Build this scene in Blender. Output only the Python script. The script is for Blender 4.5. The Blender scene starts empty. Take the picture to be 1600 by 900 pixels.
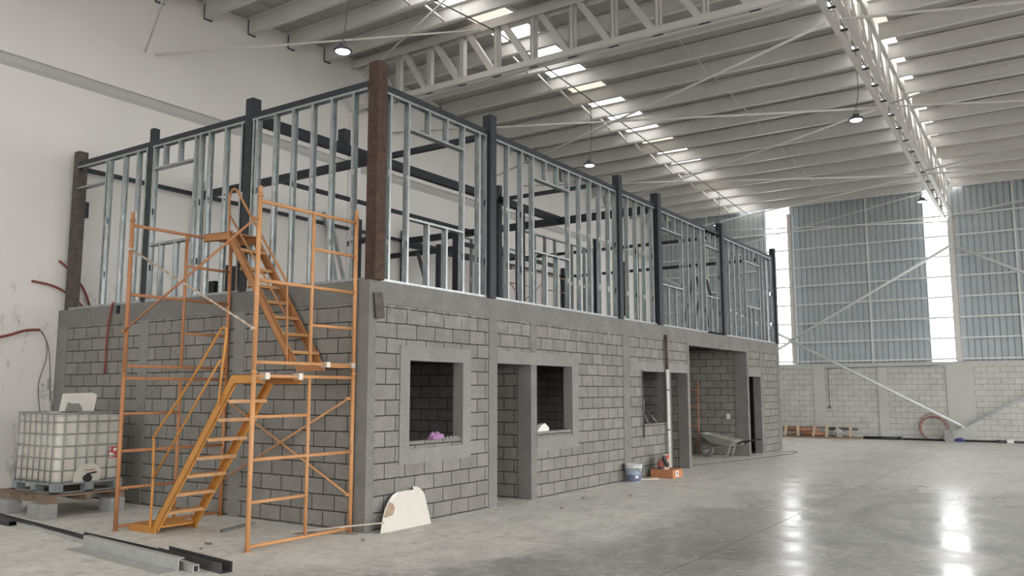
import bpy, bmesh, math, random
from mathutils import Vector, Matrix
random.seed(7)
C = bpy.context.scene.collection
PI = math.pi
RAD = math.radians

# ------------------------------------------------------------------ materials
def new_mat(name):
    m = bpy.data.materials.new(name); m.use_nodes = True
    nt = m.node_tree; b = nt.nodes['Principled BSDF']
    return m, nt, b

def pos_node(nt):
    return nt.nodes.new('ShaderNodeNewGeometry').outputs['Position']

def noise(nt, vec, scale, detail=4, rough=.6):
    n = nt.nodes.new('ShaderNodeTexNoise'); n.inputs['Scale'].default_value = scale
    n.inputs['Detail'].default_value = detail; n.inputs['Roughness'].default_value = rough
    nt.links.new(vec, n.inputs['Vector']); return n.outputs['Fac']

def ramp(nt, fac, stops):
    r = nt.nodes.new('ShaderNodeValToRGB'); e = r.color_ramp.elements
    while len(e) < len(stops): e.new(.5)
    for i, (p, c) in enumerate(stops):
        e[i].position = p; e[i].color = (*c, 1) if len(c) == 3 else c
    nt.links.new(fac, r.inputs['Fac']); return r.outputs['Color']

def mix(nt, fac, a, b, mode='MIX'):
    m = nt.nodes.new('ShaderNodeMix'); m.data_type = 'RGBA'; m.blend_type = mode
    for sock, v in ((m.inputs[0], fac), (m.inputs[6], a), (m.inputs[7], b)):
        if isinstance(v, (int, float)): sock.default_value = v
        elif isinstance(v, tuple): sock.default_value = (*v, 1)
        else: nt.links.new(v, sock)
    return m.outputs[2]

def bump(nt, b, h, strength=.3, dist=.01):
    n = nt.nodes.new('ShaderNodeBump'); n.inputs['Strength'].default_value = strength
    n.inputs['Distance'].default_value = dist
    nt.links.new(h, n.inputs['Height']); nt.links.new(n.outputs['Normal'], b.inputs['Normal'])

def scaled(nt, vec, s):
    m = nt.nodes.new('ShaderNodeMapping'); m.inputs['Scale'].default_value = s
    nt.links.new(vec, m.inputs['Vector']); return m.outputs['Vector']

def simple(name, col, rough=.6, metal=0, var=.12, scale=9, spec=.5, bumpy=0):
    m, nt, b = new_mat(name)
    p = pos_node(nt); f = noise(nt, p, scale)
    d = tuple(max(0, c*(1-var)) for c in col); l = tuple(min(1, c*(1+var)) for c in col)
    nt.links.new(ramp(nt, f, [(.3, d), (.7, l)]), b.inputs['Base Color'])
    b.inputs['Roughness'].default_value = rough; b.inputs['Metallic'].default_value = metal
    b.inputs['Specular IOR Level'].default_value = spec
    if bumpy: bump(nt, b, noise(nt, p, scale*6), bumpy)
    return m

def emit(name, col, s):
    m = bpy.data.materials.new(name); m.use_nodes = True; nt = m.node_tree; nt.nodes.clear()
    e = nt.nodes.new('ShaderNodeEmission'); e.inputs['Color'].default_value = (*col, 1); e.inputs['Strength'].default_value = s
    o = nt.nodes.new('ShaderNodeOutputMaterial'); nt.links.new(e.outputs[0], o.inputs[0]); return m

def blocks(name, axis, c1, c2, cm, mortar=.006, shift=(0, 0), bump_s=.5, smear=None):
    """concrete masonry 0.4 x 0.2 in running bond; axis = world axis that runs along the wall"""
    m, nt, b = new_mat(name)
    p = pos_node(nt); s = nt.nodes.new('ShaderNodeSeparateXYZ'); nt.links.new(p, s.inputs[0])
    cb = nt.nodes.new('ShaderNodeCombineXYZ')
    wob = noise(nt, p, 2.2, 2)
    def plus(sock, off, k):
        a = nt.nodes.new('ShaderNodeMath'); a.operation = 'MULTIPLY_ADD'
        nt.links.new(wob, a.inputs[0]); a.inputs[1].default_value = k
        q = nt.nodes.new('ShaderNodeMath'); q.operation = 'ADD'; nt.links.new(sock, q.inputs[0]); q.inputs[1].default_value = off
        nt.links.new(q.outputs[0], a.inputs[2]); return a.outputs[0]
    nt.links.new(plus(s.outputs['XY'.index(axis)], 40+shift[0], .03), cb.inputs[0])
    nt.links.new(plus(s.outputs[2], 10+shift[1], .02), cb.inputs[1])
    br = nt.nodes.new('ShaderNodeTexBrick'); nt.links.new(cb.outputs[0], br.inputs['Vector'])
    br.offset = .5; br.inputs['Scale'].default_value = 1
    br.inputs['Brick Width'].default_value = .4; br.inputs['Row Height'].default_value = .2
    br.inputs['Mortar Size'].default_value = mortar; br.inputs['Mortar Smooth'].default_value = .25
    br.inputs['Bias'].default_value = 0
    br.inputs['Color1'].default_value = (*c1, 1); br.inputs['Color2'].default_value = (*c2, 1); br.inputs['Mortar'].default_value = (*cm, 1)
    f = noise(nt, p, 26, 5, .7); g = noise(nt, p, 3, 4)
    col = mix(nt, .32, br.outputs['Color'], ramp(nt, f, [(.3, (.25, .25, .25)), (.7, (.75, .75, .75))]), 'OVERLAY')
    col = mix(nt, .3, col, ramp(nt, g, [(.35, (.35, .34, .33)), (.7, (.66, .66, .65))]), 'OVERLAY')
    if smear:     # pale mortar smeared over the course under the ring beam
        z0, z1, cs = smear
        mr = nt.nodes.new('ShaderNodeMapRange'); nt.links.new(s.outputs[2], mr.inputs[0])
        mr.inputs[1].default_value = z0; mr.inputs[2].default_value = z1
        n2 = noise(nt, p, 6, 5, .7); mm = nt.nodes.new('ShaderNodeMath'); mm.operation = 'MULTIPLY'
        nt.links.new(mr.outputs[0], mm.inputs[0])
        nt.links.new(ramp(nt, n2, [(.5, (0, 0, 0)), (.66, (.5, .5, .5))]), mm.inputs[1])
        col = mix(nt, mm.outputs[0], col, cs)
    nt.links.new(col, b.inputs['Base Color']); b.inputs['Roughness'].default_value = .92
    b.inputs['Specular IOR Level'].default_value = .2
    inv = nt.nodes.new('ShaderNodeMath'); inv.operation = 'SUBTRACT'; inv.inputs[0].default_value = 1
    nt.links.new(br.outputs['Fac'], inv.inputs[1])
    ad = nt.nodes.new('ShaderNodeMath'); ad.operation = 'MULTIPLY_ADD'; nt.links.new(f, ad.inputs[0]); ad.inputs[1].default_value = .25
    nt.links.new(inv.outputs[0], ad.inputs[2])
    bump(nt, b, ad.outputs[0], bump_s, .012)
    return m

M = {}
M['block_y'] = blocks('grey_block_along_y', 'Y', (.21, .203, .191), (.25, .243, .23), (.042, .04, .037), .0085, (.05, -.03), smear=(2.5, 2.86, (.36, .355, .34)))
M['block_x'] = blocks('grey_block_along_x', 'X', (.225, .216, .203), (.265, .256, .242), (.044, .042, .039), .0085, (.12, -.03), smear=(2.5, 2.86, (.32, .31, .3)))
M['block_far'] = blocks('painted_block', 'X', (.5, .51, .485), (.53, .54, .515), (.22, .22, .21), .007, (.1, .02), .35)
def concrete(name, c0, c1, sc=2.2, rough=.85):
    m, nt, b = new_mat(name); p = pos_node(nt)
    f = noise(nt, p, sc, 6, .65); g = noise(nt, p, sc*14, 4, .7)
    col = ramp(nt, f, [(.3, c0), (.68, c1)])
    col = mix(nt, .25, col, ramp(nt, g, [(.3, (.3, .3, .3)), (.7, (.7, .7, .7))]), 'OVERLAY')
    nt.links.new(col, b.inputs['Base Color']); b.inputs['Roughness'].default_value = rough
    b.inputs['Specular IOR Level'].default_value = .3
    bump(nt, b, g, .25, .004); return m
M['concrete'] = concrete('cast_concrete', (.165, .16, .151), (.225, .219, .208))
M['plaster'] = concrete('smooth_cement_plaster', (.215, .21, .2), (.26, .254, .243), 1.6)
M['loose_block'] = concrete('loose_block_concrete', (.27, .275, .27), (.36, .365, .36), 6)
M['far_pilaster'] = simple('painted_pilaster', (.5, .51, .485), .8, var=.04, scale=2)

def wall_paint():
    m, nt, b = new_mat('white_painted_wall'); p = pos_node(nt)
    f = noise(nt, p, .6, 3); base = ramp(nt, f, [(.3, (.73, .71, .685)), (.7, (.78, .762, .738))])
    # scuffs and mortar splashes low on the wall around the office
    s = nt.nodes.new('ShaderNodeSeparateXYZ'); nt.links.new(p, s.inputs[0])
    mr = nt.nodes.new('ShaderNodeMapRange'); nt.links.new(s.outputs[2], mr.inputs[0])
    mr.inputs[1].default_value = 4.4; mr.inputs[2].default_value = 3.0
    my = nt.nodes.new('ShaderNodeMapRange'); nt.links.new(s.outputs[1], my.inputs[0])
    my.inputs[1].default_value = -2.2; my.inputs[2].default_value = .2
    st = noise(nt, scaled(nt, p, (1, 1, .45)), 4.2, 6, .72)
    k = nt.nodes.new('ShaderNodeMath'); k.operation = 'MULTIPLY'; nt.links.new(mr.outputs[0], k.inputs[0]); nt.links.new(my.outputs[0], k.inputs[1])
    k2 = nt.nodes.new('ShaderNodeMath'); k2.operation = 'MULTIPLY'; nt.links.new(k.outputs[0], k2.inputs[0])
    nt.links.new(ramp(nt, st, [(.57, (0, 0, 0)), (.63, (.9, .9, .9))]), k2.inputs[1])
    col = mix(nt, k2.outputs[0], base, (.36, .34, .33))
    nt.links.new(col, b.inputs['Base Color']); b.inputs['Roughness'].default_value = .85
    b.inputs['Specular IOR Level'].default_value = .25
    return m
M['wall'] = wall_paint()
M['groove'] = simple('shaded_groove', (.5, .5, .48), .9, var=.04, scale=1)  # shade of the recess is put into this darker grey

def math_node(nt, op, a, b=None, c=None, clamp=False):
    m = nt.nodes.new('ShaderNodeMath'); m.operation = op; m.use_clamp = clamp
    for k, v in enumerate((a, b, c)):
        if v is None: continue
        if isinstance(v, (int, float)): m.inputs[k].default_value = v
        else: nt.links.new(v, m.inputs[k])
    return m.outputs[0]
def mrange(nt, v, a, b, c=0., d=1.):
    m = nt.nodes.new('ShaderNodeMapRange'); m.interpolation_type = 'SMOOTHSTEP'; nt.links.new(v, m.inputs[0])
    for k, x in zip((1, 2, 3, 4), (a, b, c, d)): m.inputs[k].default_value = x
    return m.outputs[0]
def floor_mat():
    """trowelled slab: dusty beside the works, dark burnished patch in front, smooth grey beyond"""
    m, nt, b = new_mat('polished_concrete_floor'); p = pos_node(nt)
    s = nt.nodes.new('ShaderNodeSeparateXYZ'); nt.links.new(p, s.inputs[0]); X, Y = s.outputs[0], s.outputs[1]
    big = noise(nt, p, .45, 5, .6); mid = noise(nt, scaled(nt, p, (1.2, .8, 1)), 2.1, 8, .68); fine = noise(nt, p, 8, 7, .75)
    d = math_node(nt, 'MULTIPLY_ADD', Y, -.5, X)
    soft = noise(nt, p, 1.1, 3, .5)
    d = math_node(nt, 'ADD', d, math_node(nt, 'MULTIPLY', math_node(nt, 'SUBTRACT', soft, .5), 4.))
    d = math_node(nt, 'ADD', d, math_node(nt, 'MULTIPLY', math_node(nt, 'SUBTRACT', mid, .5), 1.2))
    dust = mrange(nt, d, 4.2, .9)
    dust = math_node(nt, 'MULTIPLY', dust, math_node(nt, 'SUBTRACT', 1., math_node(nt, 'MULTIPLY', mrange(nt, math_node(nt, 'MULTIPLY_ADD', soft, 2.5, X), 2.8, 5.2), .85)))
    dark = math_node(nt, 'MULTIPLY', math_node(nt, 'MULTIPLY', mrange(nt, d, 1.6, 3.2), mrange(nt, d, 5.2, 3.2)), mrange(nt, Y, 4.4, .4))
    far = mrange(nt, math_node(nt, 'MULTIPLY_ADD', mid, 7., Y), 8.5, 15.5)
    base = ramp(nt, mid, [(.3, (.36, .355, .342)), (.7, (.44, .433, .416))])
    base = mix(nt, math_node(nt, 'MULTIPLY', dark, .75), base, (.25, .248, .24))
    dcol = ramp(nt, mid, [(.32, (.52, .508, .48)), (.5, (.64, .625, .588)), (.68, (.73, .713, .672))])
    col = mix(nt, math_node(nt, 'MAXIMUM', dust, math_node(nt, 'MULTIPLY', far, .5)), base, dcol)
    fl = noise(nt, scaled(nt, p, (1., 1.5, 1)), 3.6, 9, .8)
    fk = math_node(nt, 'MULTIPLY', mrange(nt, fl, .54, .68), mrange(nt, d, 5.5, 2.4, .1, .8))
    col = mix(nt, fk, col, (.74, .73, .7))
    col = mix(nt, .8, col, ramp(nt, fine, [(.3, (.28, .28, .28)), (.7, (.72, .72, .72))]), 'OVERLAY')
    col = mix(nt, .5, col, ramp(nt, big, [(.32, (.4, .4, .395)), (.68, (.6, .6, .595))]), 'OVERLAY')
    # tyre scuff: an arc on the smooth part
    dx = math_node(nt, 'SUBTRACT', X, 8.06); dy = math_node(nt, 'SUBTRACT', Y, 5.5)
    rr_ = math_node(nt, 'SQRT', math_node(nt, 'ADD', math_node(nt, 'MULTIPLY', dx, dx), math_node(nt, 'MULTIPLY', dy, dy)))
    off = math_node(nt, 'ABSOLUTE', math_node(nt, 'SUBTRACT', rr_, 3.34))
    arc = math_node(nt, 'MULTIPLY', mrange(nt, off, .2, .07), mrange(nt, X, 7.2, 5.6))
    arc = math_node(nt, 'MULTIPLY', arc, mrange(nt, mid, .3, .6, .15, .45))
    col = mix(nt, arc, col, (.22, .215, .205))
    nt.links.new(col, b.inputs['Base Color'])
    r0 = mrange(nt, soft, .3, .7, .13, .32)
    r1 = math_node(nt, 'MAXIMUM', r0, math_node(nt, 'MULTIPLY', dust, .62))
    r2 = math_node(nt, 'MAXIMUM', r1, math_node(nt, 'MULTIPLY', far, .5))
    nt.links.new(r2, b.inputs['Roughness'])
    b.inputs['Specular IOR Level'].default_value = .5
    bump(nt, b, noise(nt, p, 5, 4, .6), .06, .003)
    return m
M['floor'] = floor_mat()
M['roof'] = simple('white_roof_deck', (.42, .415, .395), .6, var=.05, scale=.8)
M['purlin'] = simple('white_purlin_paint', (.6, .59, .565), .5, var=.05, scale=1.5)
M['truss'] = simple('white_truss_paint', (.6, .59, .565), .5, var=.04, scale=2)
M['gap'] = simple('dark_gusset', (.03, .03, .03), .8)
M['rod'] = simple('pale_brace_rod', (.66, .65, .62), .5, var=.05)
M['clad'] = simple('grey_blue_cladding', (.41, .455, .475), .5, var=.05, scale=1.2)
M['girt'] = simple('pale_girt_paint', (.66, .68, .68), .5, var=.04)
M['colpaint'] = simple('pale_column_paint', (.64, .62, .6), .5, var=.04)
M['dark_steel'] = simple('dark_primer_steel', (.016, .021, .028), .5, 0, .3, 14)
M['rust'] = simple('rusty_steel', (.062, .034, .023), .75, 0, .45, 12, bumpy=.2)
M['rust_grey'] = simple('weathered_brown_steel', (.085, .068, .06), .7, 0, .35, 9, bumpy=.2)
def galv():
    m, nt, b = new_mat('galvanised_steel'); p = pos_node(nt)
    f = noise(nt, scaled(nt, p, (1, 1, .35)), 16, 4, .7)
    nt.links.new(ramp(nt, f, [(.3, (.29, .32, .33)), (.7, (.52, .55, .56))]), b.inputs['Base Color'])
    b.inputs['Metallic'].default_value = .75; b.inputs['Roughness'].default_value = .38
    return m
M['galv'] = galv()
M['galv_flat'] = simple('dull_galvanised_sheet', (.46, .47, .46), .45, .35, .12, 8)
M['dark_track'] = simple('dull_dark_track', (.11, .11, .11), .5, .5, .2, 8)
def chipped(name, base, worn, amount):
    m, nt, b = new_mat(name); p = pos_node(nt)
    f = noise(nt, p, 11, 6, .75); g = noise(nt, p, 2.5, 3)
    col = ramp(nt, g, [(.3, tuple(c*.86 for c in base)), (.7, tuple(min(1, c*1.1) for c in base))])
    col = mix(nt, ramp(nt, f, [(amount, (0, 0, 0)), (amount+.05, (.85, .85, .85))]), col, worn)
    nt.links.new(col, b.inputs['Base Color']); b.inputs['Roughness'].default_value = .5
    return m
M['orange'] = chipped('orange_yellow_paint', (.58, .29, .125), (.25, .15, .09), .62)
M['orange_old'] = chipped('faded_orange_paint', (.45, .2, .09), (.2, .12, .08), .6)
M['amber'] = chipped('amber_stair_paint', (.55, .25, .055), (.16, .09, .05), .64)
M['orange_stair'] = chipped('orange_stair_paint', (.44, .2, .075), (.2, .12, .07), .62)
M['tread'] = chipped('scuffed_tread_paint', (.52, .28, .12), (.3, .21, .14), .56)
M['clip'] = simple('pale_metal_clip', (.62, .57, .5), .5, .2)
M['brace_pale'] = chipped('worn_pale_brace', (.42, .3, .2), (.62, .6, .56), .5)
M['tank'] = simple('translucent_white_plastic', (.6, .575, .515), .45, 0, .09, 3)
M['cage'] = simple('galvanised_cage', (.33, .335, .335), .45, .5, .15)
M['pallet_steel'] = simple('grey_pallet_steel', (.3, .33, .35), .5, .4, .15)
M['wood'] = simple('weathered_timber', (.23, .165, .12), .85, 0, .35, 8)
M['wood_pale'] = simple('pale_timber', (.52, .42, .3), .85, 0, .18, 9)
M['black'] = simple('black_plastic', (.016, .017, .02), .5, 0, .2)
M['red'] = simple('red_corrugated_hose', (.23, .055, .045), .6, 0, .2)
M['redhose'] = simple('dusty_red_hose', (.36, .17, .15), .7, 0, .2)
M['wire'] = simple('grey_wire', (.12, .115, .11), .6)
M['red_label'] = simple('red_label', (.45, .05, .04), .6)
M['dull_red'] = simple('dull_red_packet', (.26, .075, .055), .7)
M['dull_navy'] = simple('dull_navy_packet', (.035, .038, .06), .7)
M['white_print'] = simple('white_print', (.75, .73, .7), .6, var=.03)
M['dark_print'] = simple('dark_print', (.06, .06, .06), .6, var=.03)
M['board'] = simple('white_board_face', (.6, .575, .53), .8, 0, .05, 4)
M['paper'] = simple('torn_brown_paper', (.36, .27, .2), .9, 0, .15)
M['lamp_body'] = simple('dark_lamp_housing', (.05, .055, .07), .5)
M['lamp_glow'] = emit('lamp_glow', (.88, .93, 1.), 14)
M['sky_bright'] = emit('daylit_roof_panel', (1., .985, .95), 2.8)
M['sky_dim'] = emit('dusty_roof_panel', (1., .93, .78), .8)
M['sky_strip'] = emit('daylit_wall_panel', (.98, .99, 1.), 4.6)
M['bucket'] = simple('pale_plastic_bucket', (.56, .57, .56), .5)
M['blue_label'] = simple('blue_label', (.12, .13, .215), .6, 0, .35, 12)
M['sky_label'] = simple('pale_blue_label', (.25, .315, .38), .6, 0, .25, 12)
M['carton'] = simple('orange_carton', (.42, .18, .085), .75, 0, .12)
M['sack'] = simple('beige_sack', (.52, .43, .33), .85, 0, .14, 14)
M['pink'] = simple('mauve_cloth', (.4, .22, .42), .85, 0, .2, 18)
M['barrow'] = simple('dusty_barrow_steel', (.36, .37, .34), .6, .2, .2, 10)
M['rubber'] = simple('dusty_tyre', (.2, .2, .195), .85, 0, .25, 12)
M['white_pipe'] = simple('white_pvc_pipe', (.66, .65, .62), .5)
M['terracotta'] = simple('terracotta_pipe', (.44, .2, .12), .6)
M['fixture'] = simple('white_plate', (.75, .75, .72), .5)
M['blue'] = simple('blue_plastic', (.06, .08, .22), .6)
M['chalk'] = simple('pale_plank', (.5, .45, .38), .8)
M['debris'] = simple('brown_debris', (.2, .17, .14), .9)

# ------------------------------------------------------------------ geometry helpers
def V(*a): return Vector(a)
def box(bm, lo, hi):
    v = [bm.verts.new((x, y, z)) for x in (lo[0], hi[0]) for y in (lo[1], hi[1]) for z in (lo[2], hi[2])]
    for f in ((0, 1, 3, 2), (4, 6, 7, 5), (0, 4, 5, 1), (2, 3, 7, 6), (0, 2, 6, 4), (1, 5, 7, 3)):
        bm.faces.new([v[i] for i in f])
def bar(bm, a, b, w, h, up=(0, 0, 1)):
    """rectangular bar from a to b; w across, h along up"""
    a, b = Vector(a), Vector(b); d = (b-a).normalized(); u = Vector(up)
    s = d.cross(u)
    if s.length < 1e-5: u = Vector((0, 1, 0)); s = d.cross(u)
    s.normalize(); u = s.cross(d).normalized()
    v = []
    for p in (a, b):
        for i, j in ((-1, -1), (1, -1), (1, 1), (-1, 1)): v.append(bm.verts.new(p+s*i*w/2+u*j*h/2))
    for f in ((3, 2, 1, 0), (4, 5, 6, 7), (0, 1, 5, 4), (1, 2, 6, 5), (2, 3, 7, 6), (3, 0, 4, 7)): bm.faces.new([v[i] for i in f])
def tube(bm, pts, r, n=10, closed=False, cap=True):
    pts = [Vector(p) for p in pts]; N = len(pts); rings = []
    up = None
    for i, p in enumerate(pts):
        if closed: d = (pts[(i+1) % N]-pts[i-1]).normalized()
        elif i == 0: d = (pts[1]-p).normalized()
        elif i == N-1: d = (p-pts[i-1]).normalized()
        else: d = ((pts[i+1]-p).normalized()+(p-pts[i-1]).normalized()).normalized()
        if up is None:
            up = Vector((0, 0, 1)) if abs(d.z) < .9 else Vector((1, 0, 0))
        s = d.cross(up).normalized(); up = s.cross(d).normalized()
        rings.append([bm.verts.new(p+s*math.cos(t)*r+up*math.sin(t)*r) for t in (2*PI*k/n for k in range(n))])
    for i in range(N if closed else N-1):
        A, B = rings[i], rings[(i+1) % N]
        for k in range(n):
            f = bm.faces.new((A[k], A[(k+1) % n], B[(k+1) % n], B[k])); f.smooth = True
    if cap and not closed:
        bm.faces.new(rings[0][::-1]); bm.faces.new(rings[-1])
def lathe(bm, prof, c, n=28, smooth=True):
    rings = [[bm.verts.new((c[0]+r*math.cos(2*PI*k/n), c[1]+r*math.sin(2*PI*k/n), c[2]+z)) for k in range(n)] for r, z in prof]
    for A, B in zip(rings, rings[1:]):
        for k in range(n):
            f = bm.faces.new((A[k], A[(k+1) % n], B[(k+1) % n], B[k])); f.smooth = smooth
    bm.faces.new(rings[0][::-1]); bm.faces.new(rings[-1])
def prism(bm, pts, off):
    """closed polygon pts (3D, planar) extruded by vector off"""
    off = Vector(off); a = [bm.verts.new(p) for p in pts]; b = [bm.verts.new(Vector(p)+off) for p in pts]; n = len(a)
    bm.faces.new(a); bm.faces.new(b[::-1])
    for i in range(n): bm.faces.new((a[i], b[i], b[(i+1) % n], a[(i+1) % n]))
def smooth_path(pts, k=6):
    pts = [Vector(p) for p in pts]; out = []
    for i in range(len(pts)-1):
        p0 = pts[max(i-1, 0)]; p1 = pts[i]; p2 = pts[i+1]; p3 = pts[min(i+2, len(pts)-1)]
        for t in (j/k for j in range(k)):
            out.append(.5*((2*p1)+(p2-p0)*t+(2*p0-5*p1+4*p2-p3)*t*t+(3*p1-p0-3*p2+p3)*t**3))
    out.append(pts[-1]); return out
def tidy(bm):
    bmesh.ops.recalc_face_normals(bm, faces=bm.faces)

ROOT_AT = {}
def add(name, build, mat, parent=None, bevel=0):
    """one mesh object; build(bm) draws in world coordinates"""
    bm = bmesh.new(); build(bm); tidy(bm)
    me = bpy.data.meshes.new(name)
    if parent is not None: org = ROOT_AT[parent.name]
    else:
        xs = [v.co.x for v in bm.verts]; ys = [v.co.y for v in bm.verts]; zs = [v.co.z for v in bm.verts]
        org = Vector(((min(xs)+max(xs))/2, (min(ys)+max(ys))/2, min(zs)))
    bmesh.ops.translate(bm, verts=bm.verts, vec=-org)
    bm.to_mesh(me); bm.free(); me.materials.append(M[mat])
    o = bpy.data.objects.new(name, me); C.objects.link(o)
    if parent is None: o.location = org
    else: o.parent = parent
    ROOT_AT[o.name] = org.copy()
    if bevel:
        b = o.modifiers.new('bevel', 'BEVEL'); b.width = bevel; b.segments = 2; b.limit_method = 'ANGLE'
    return o
def tag(o, label, cat, group=None, kind=None):
    o['label'] = label; o['category'] = cat
    if group: o['group'] = group
    if kind: o['kind'] = kind
    return o
def thing(name, at, label, cat, group=None):
    o = bpy.data.objects.new(name, None); C.objects.link(o); o.location = at; o.empty_display_size = .1
    ROOT_AT[o.name] = Vector(at); return tag(o, label, cat, group)
def struct(name, build, mat, label, cat, parent=None):
    o = add(name, build, mat, parent)
    if parent is None: tag(o, label, cat, kind='structure')
    return o
def dup(root, delta, label):
    """a copy of a thing with copies of its parts"""
    r = root.copy(); C.objects.link(r); r.location = root.location+Vector(delta); r['label'] = label
    ROOT_AT[r.name] = ROOT_AT[root.name]+Vector(delta)
    for ch in list(root.children):
        c = ch.copy(); C.objects.link(c); c.parent = r
        for g in list(ch.children):
            d = g.copy(); C.objects.link(d); d.parent = c
    return r
ORD = 'first second third fourth fifth sixth seventh eighth ninth tenth eleventh twelfth thirteenth fourteenth fifteenth sixteenth seventeenth eighteenth nineteenth twentieth twenty-first twenty-second twenty-third twenty-fourth twenty-fifth twenty-sixth'.split()

# ------------------------------------------------------------------ key dimensions (metres)
WX = -7.45          # white party wall
FY = 25.5           # far wall
RX = 15.6           # right wall of the hall
BY = -20.           # rear wall, behind the camera
RIDGE = 7.18; PITCH = 1.14
def deck(y): return 10.23-.065*abs(y-RIDGE)
L = 17.72           # office length
ZS = 3.15           # top of office slab
ZB = 2.86           # underside of ring beam

# ------------------------------------------------------------------ hall shell
struct('floor', lambda b: box(b, (WX-.3, BY, -.2), (RX, FY+.3, 0)), 'floor', 'grey polished concrete warehouse floor with dusty smears', 'floor')
struct('wall_left', lambda b: (box(b, (WX-.25, BY, 0), (WX, FY, 7.28)), 
        prism(b, [(WX, BY, 7.52), (WX, BY, deck(BY)+.1), (WX, RIDGE, deck(RIDGE)+.1), (WX, FY, deck(FY)+.1), (WX, FY, 7.52)], (-.25, 0, 0))),
       'wall', 'tall white painted wall behind the block office', 'wall')
struct('trim_1', lambda b: prism(b, [(WX, BY, 7.26), (WX-.07, BY, 7.4), (WX-.07, BY, 7.53), (WX-.24, BY, 7.53), (WX-.24, BY, 7.26)], (0, FY-BY, 0)),
       'groove', 'long recessed joint along the white wall, its shade put into the grey', 'wall joint')
struct('trim_2', lambda b: box(b, (WX, 6.95, 3.15), (WX+.06, 7.35, 8.75)), 'wall', 'shallow white pilaster on the white wall under the ridge truss', 'pilaster')

def deck_mesh(b):
    xs = [(WX-.2, -3.62), (-2.58, 3.43), (4.47, RX+.2)]
    for x0, x1 in xs:
        for ya, yb in ((BY, RIDGE), (RIDGE, FY+.3)):
            prism(b, [(x0, ya, deck(ya)), (x0, yb, deck(yb)), (x0, yb, deck(yb)+.06), (x0, ya, deck(ya)+.06)], (x1-x0, 0, 0))
    # shallow ribs of the roof sheets, running down the slope
    for x0, x1 in xs:
        x = x0+.15
        while x < x1-.1:
            for ya, yb in ((BY, RIDGE), (RIDGE, FY+.2)):
                bar(b, (x, ya, deck(ya)-.006), (x, yb, deck(yb)-.006), .05, .012)
            x += .48
struct('ceiling', deck_mesh, 'roof', 'white sheet roof sloping down from a ridge', 'roof')
PY = [RIDGE+PITCH*k for k in range(-8, 17)]
n = 0
for row, (x0, x1, where) in enumerate(((-3.62, -2.58, 'over the office'), (3.43, 4.47, 'over the long lattice girder'))):
    for k in range(-8, 16):
        ya, yb = RIDGE+PITCH*k+.02, RIDGE+PITCH*(k+1)-.02
        dim = (k % 4 == 3)
        def pan(b, x0=x0, x1=x1, ya=ya, yb=yb):
            prism(b, [(x0, ya, deck(ya)+.01), (x0, yb, deck(yb)+.01), (x0, yb, deck(yb)+.03), (x0, ya, deck(ya)+.03)], (x1-x0, 0, 0))
        n += 1
        o = struct('window_%d' % (n+2), pan, 'sky_dim' if dim else 'sky_bright',
               '%s roof light panel %s, %s bay from the far wall' % ('dusty' if dim else 'bright', where, ORD[15-k]), 'skylight')
        o['group'] = 'roof light panels '+where
    for nm, ya, yb in (('a', BY, RIDGE-PITCH*8-.02),):
        def pan(b, x0=x0, x1=x1, ya=ya, yb=yb):
            prism(b, [(x0, ya, deck(ya)+.01), (x0, yb, deck(yb)+.01), (x0, yb, deck(yb)+.03), (x0, ya, deck(ya)+.03)], (x1-x0, 0, 0))
        n += 1
        struct('window_%d' % (n+2), pan, 'sky_bright', 'long roof light strip %s, towards the rear wall' % where, 'skylight')

# purlins: Z sections across the slope, left run wall to girder, right run beyond it
def zsec(b, x0, x1, y, zt):
    w, f, t = .33, .1, .012
    box(b, (x0, y-t/2, zt-w), (x1, y+t/2, zt))
    box(b, (x0, y-f, zt-t), (x1, y-t/2, zt))
    box(b, (x0, y+t/2, zt-w), (x1, y+f, zt-w+t))
    box(b, (x0, y+f-t, zt-w+t), (x1, y+f, zt-w+.035))
for k in range(-8, 16):
    y = RIDGE+PITCH*k; zt = deck(y)-.016
    if k == 0: continue
    nth = ORD[16-k-1] if 16-k-1 < len(ORD) else 'last'
    t = thing('roof_purlin', (-1.8, y, zt-.33), 'white purlin left of the long girder, %s from the far wall' % nth, 'purlin', 'roof purlins left of the girder')
    add('beam', lambda b: zsec(b, WX+.05, 3.8, y, zt), 'purlin', t)
    add('end_bracket', lambda b: (box(b, (WX, y+.006, zt-.34), (WX+.055, y+.022, zt-.01)), box(b, (WX, y+.022, zt-.34), (WX+.055, y+.19, zt-.325))), 'dark_steel', t)
    for xs in (-3.65, .25):
        add('splice_sleeve', lambda b: (box(b, (xs-.45, y-.022, zt-.31), (xs+.45, y-.0065, zt-.02)), [box(b, (xs+dx-.012, y-.03, zt-dz-.012), (xs+dx+.012, y-.022, zt-dz+.012)) for dx in (-.03,) for dz in (.1, .26)]), 'purlin', t)
    if k < 15 and k != -1:
        y2 = y+PITCH; z2 = deck(y2)-.016
        for xs, sw in ((-3.65, .045), (.25, .02)):
            add('sag_strut', lambda b: bar(b, (xs, y+.01, zt-.06), (xs, y2-.03, z2-.27), sw, sw), 'purlin', t)
    t = thing('roof_purlin', (9.8, y, zt-.33), 'white purlin right of the long girder, %s from the far wall' % nth, 'purlin', 'roof purlins right of the girder')
    add('beam', lambda b: zsec(b, 4.25, RX-.05, y, zt), 'purlin', t)

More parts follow.
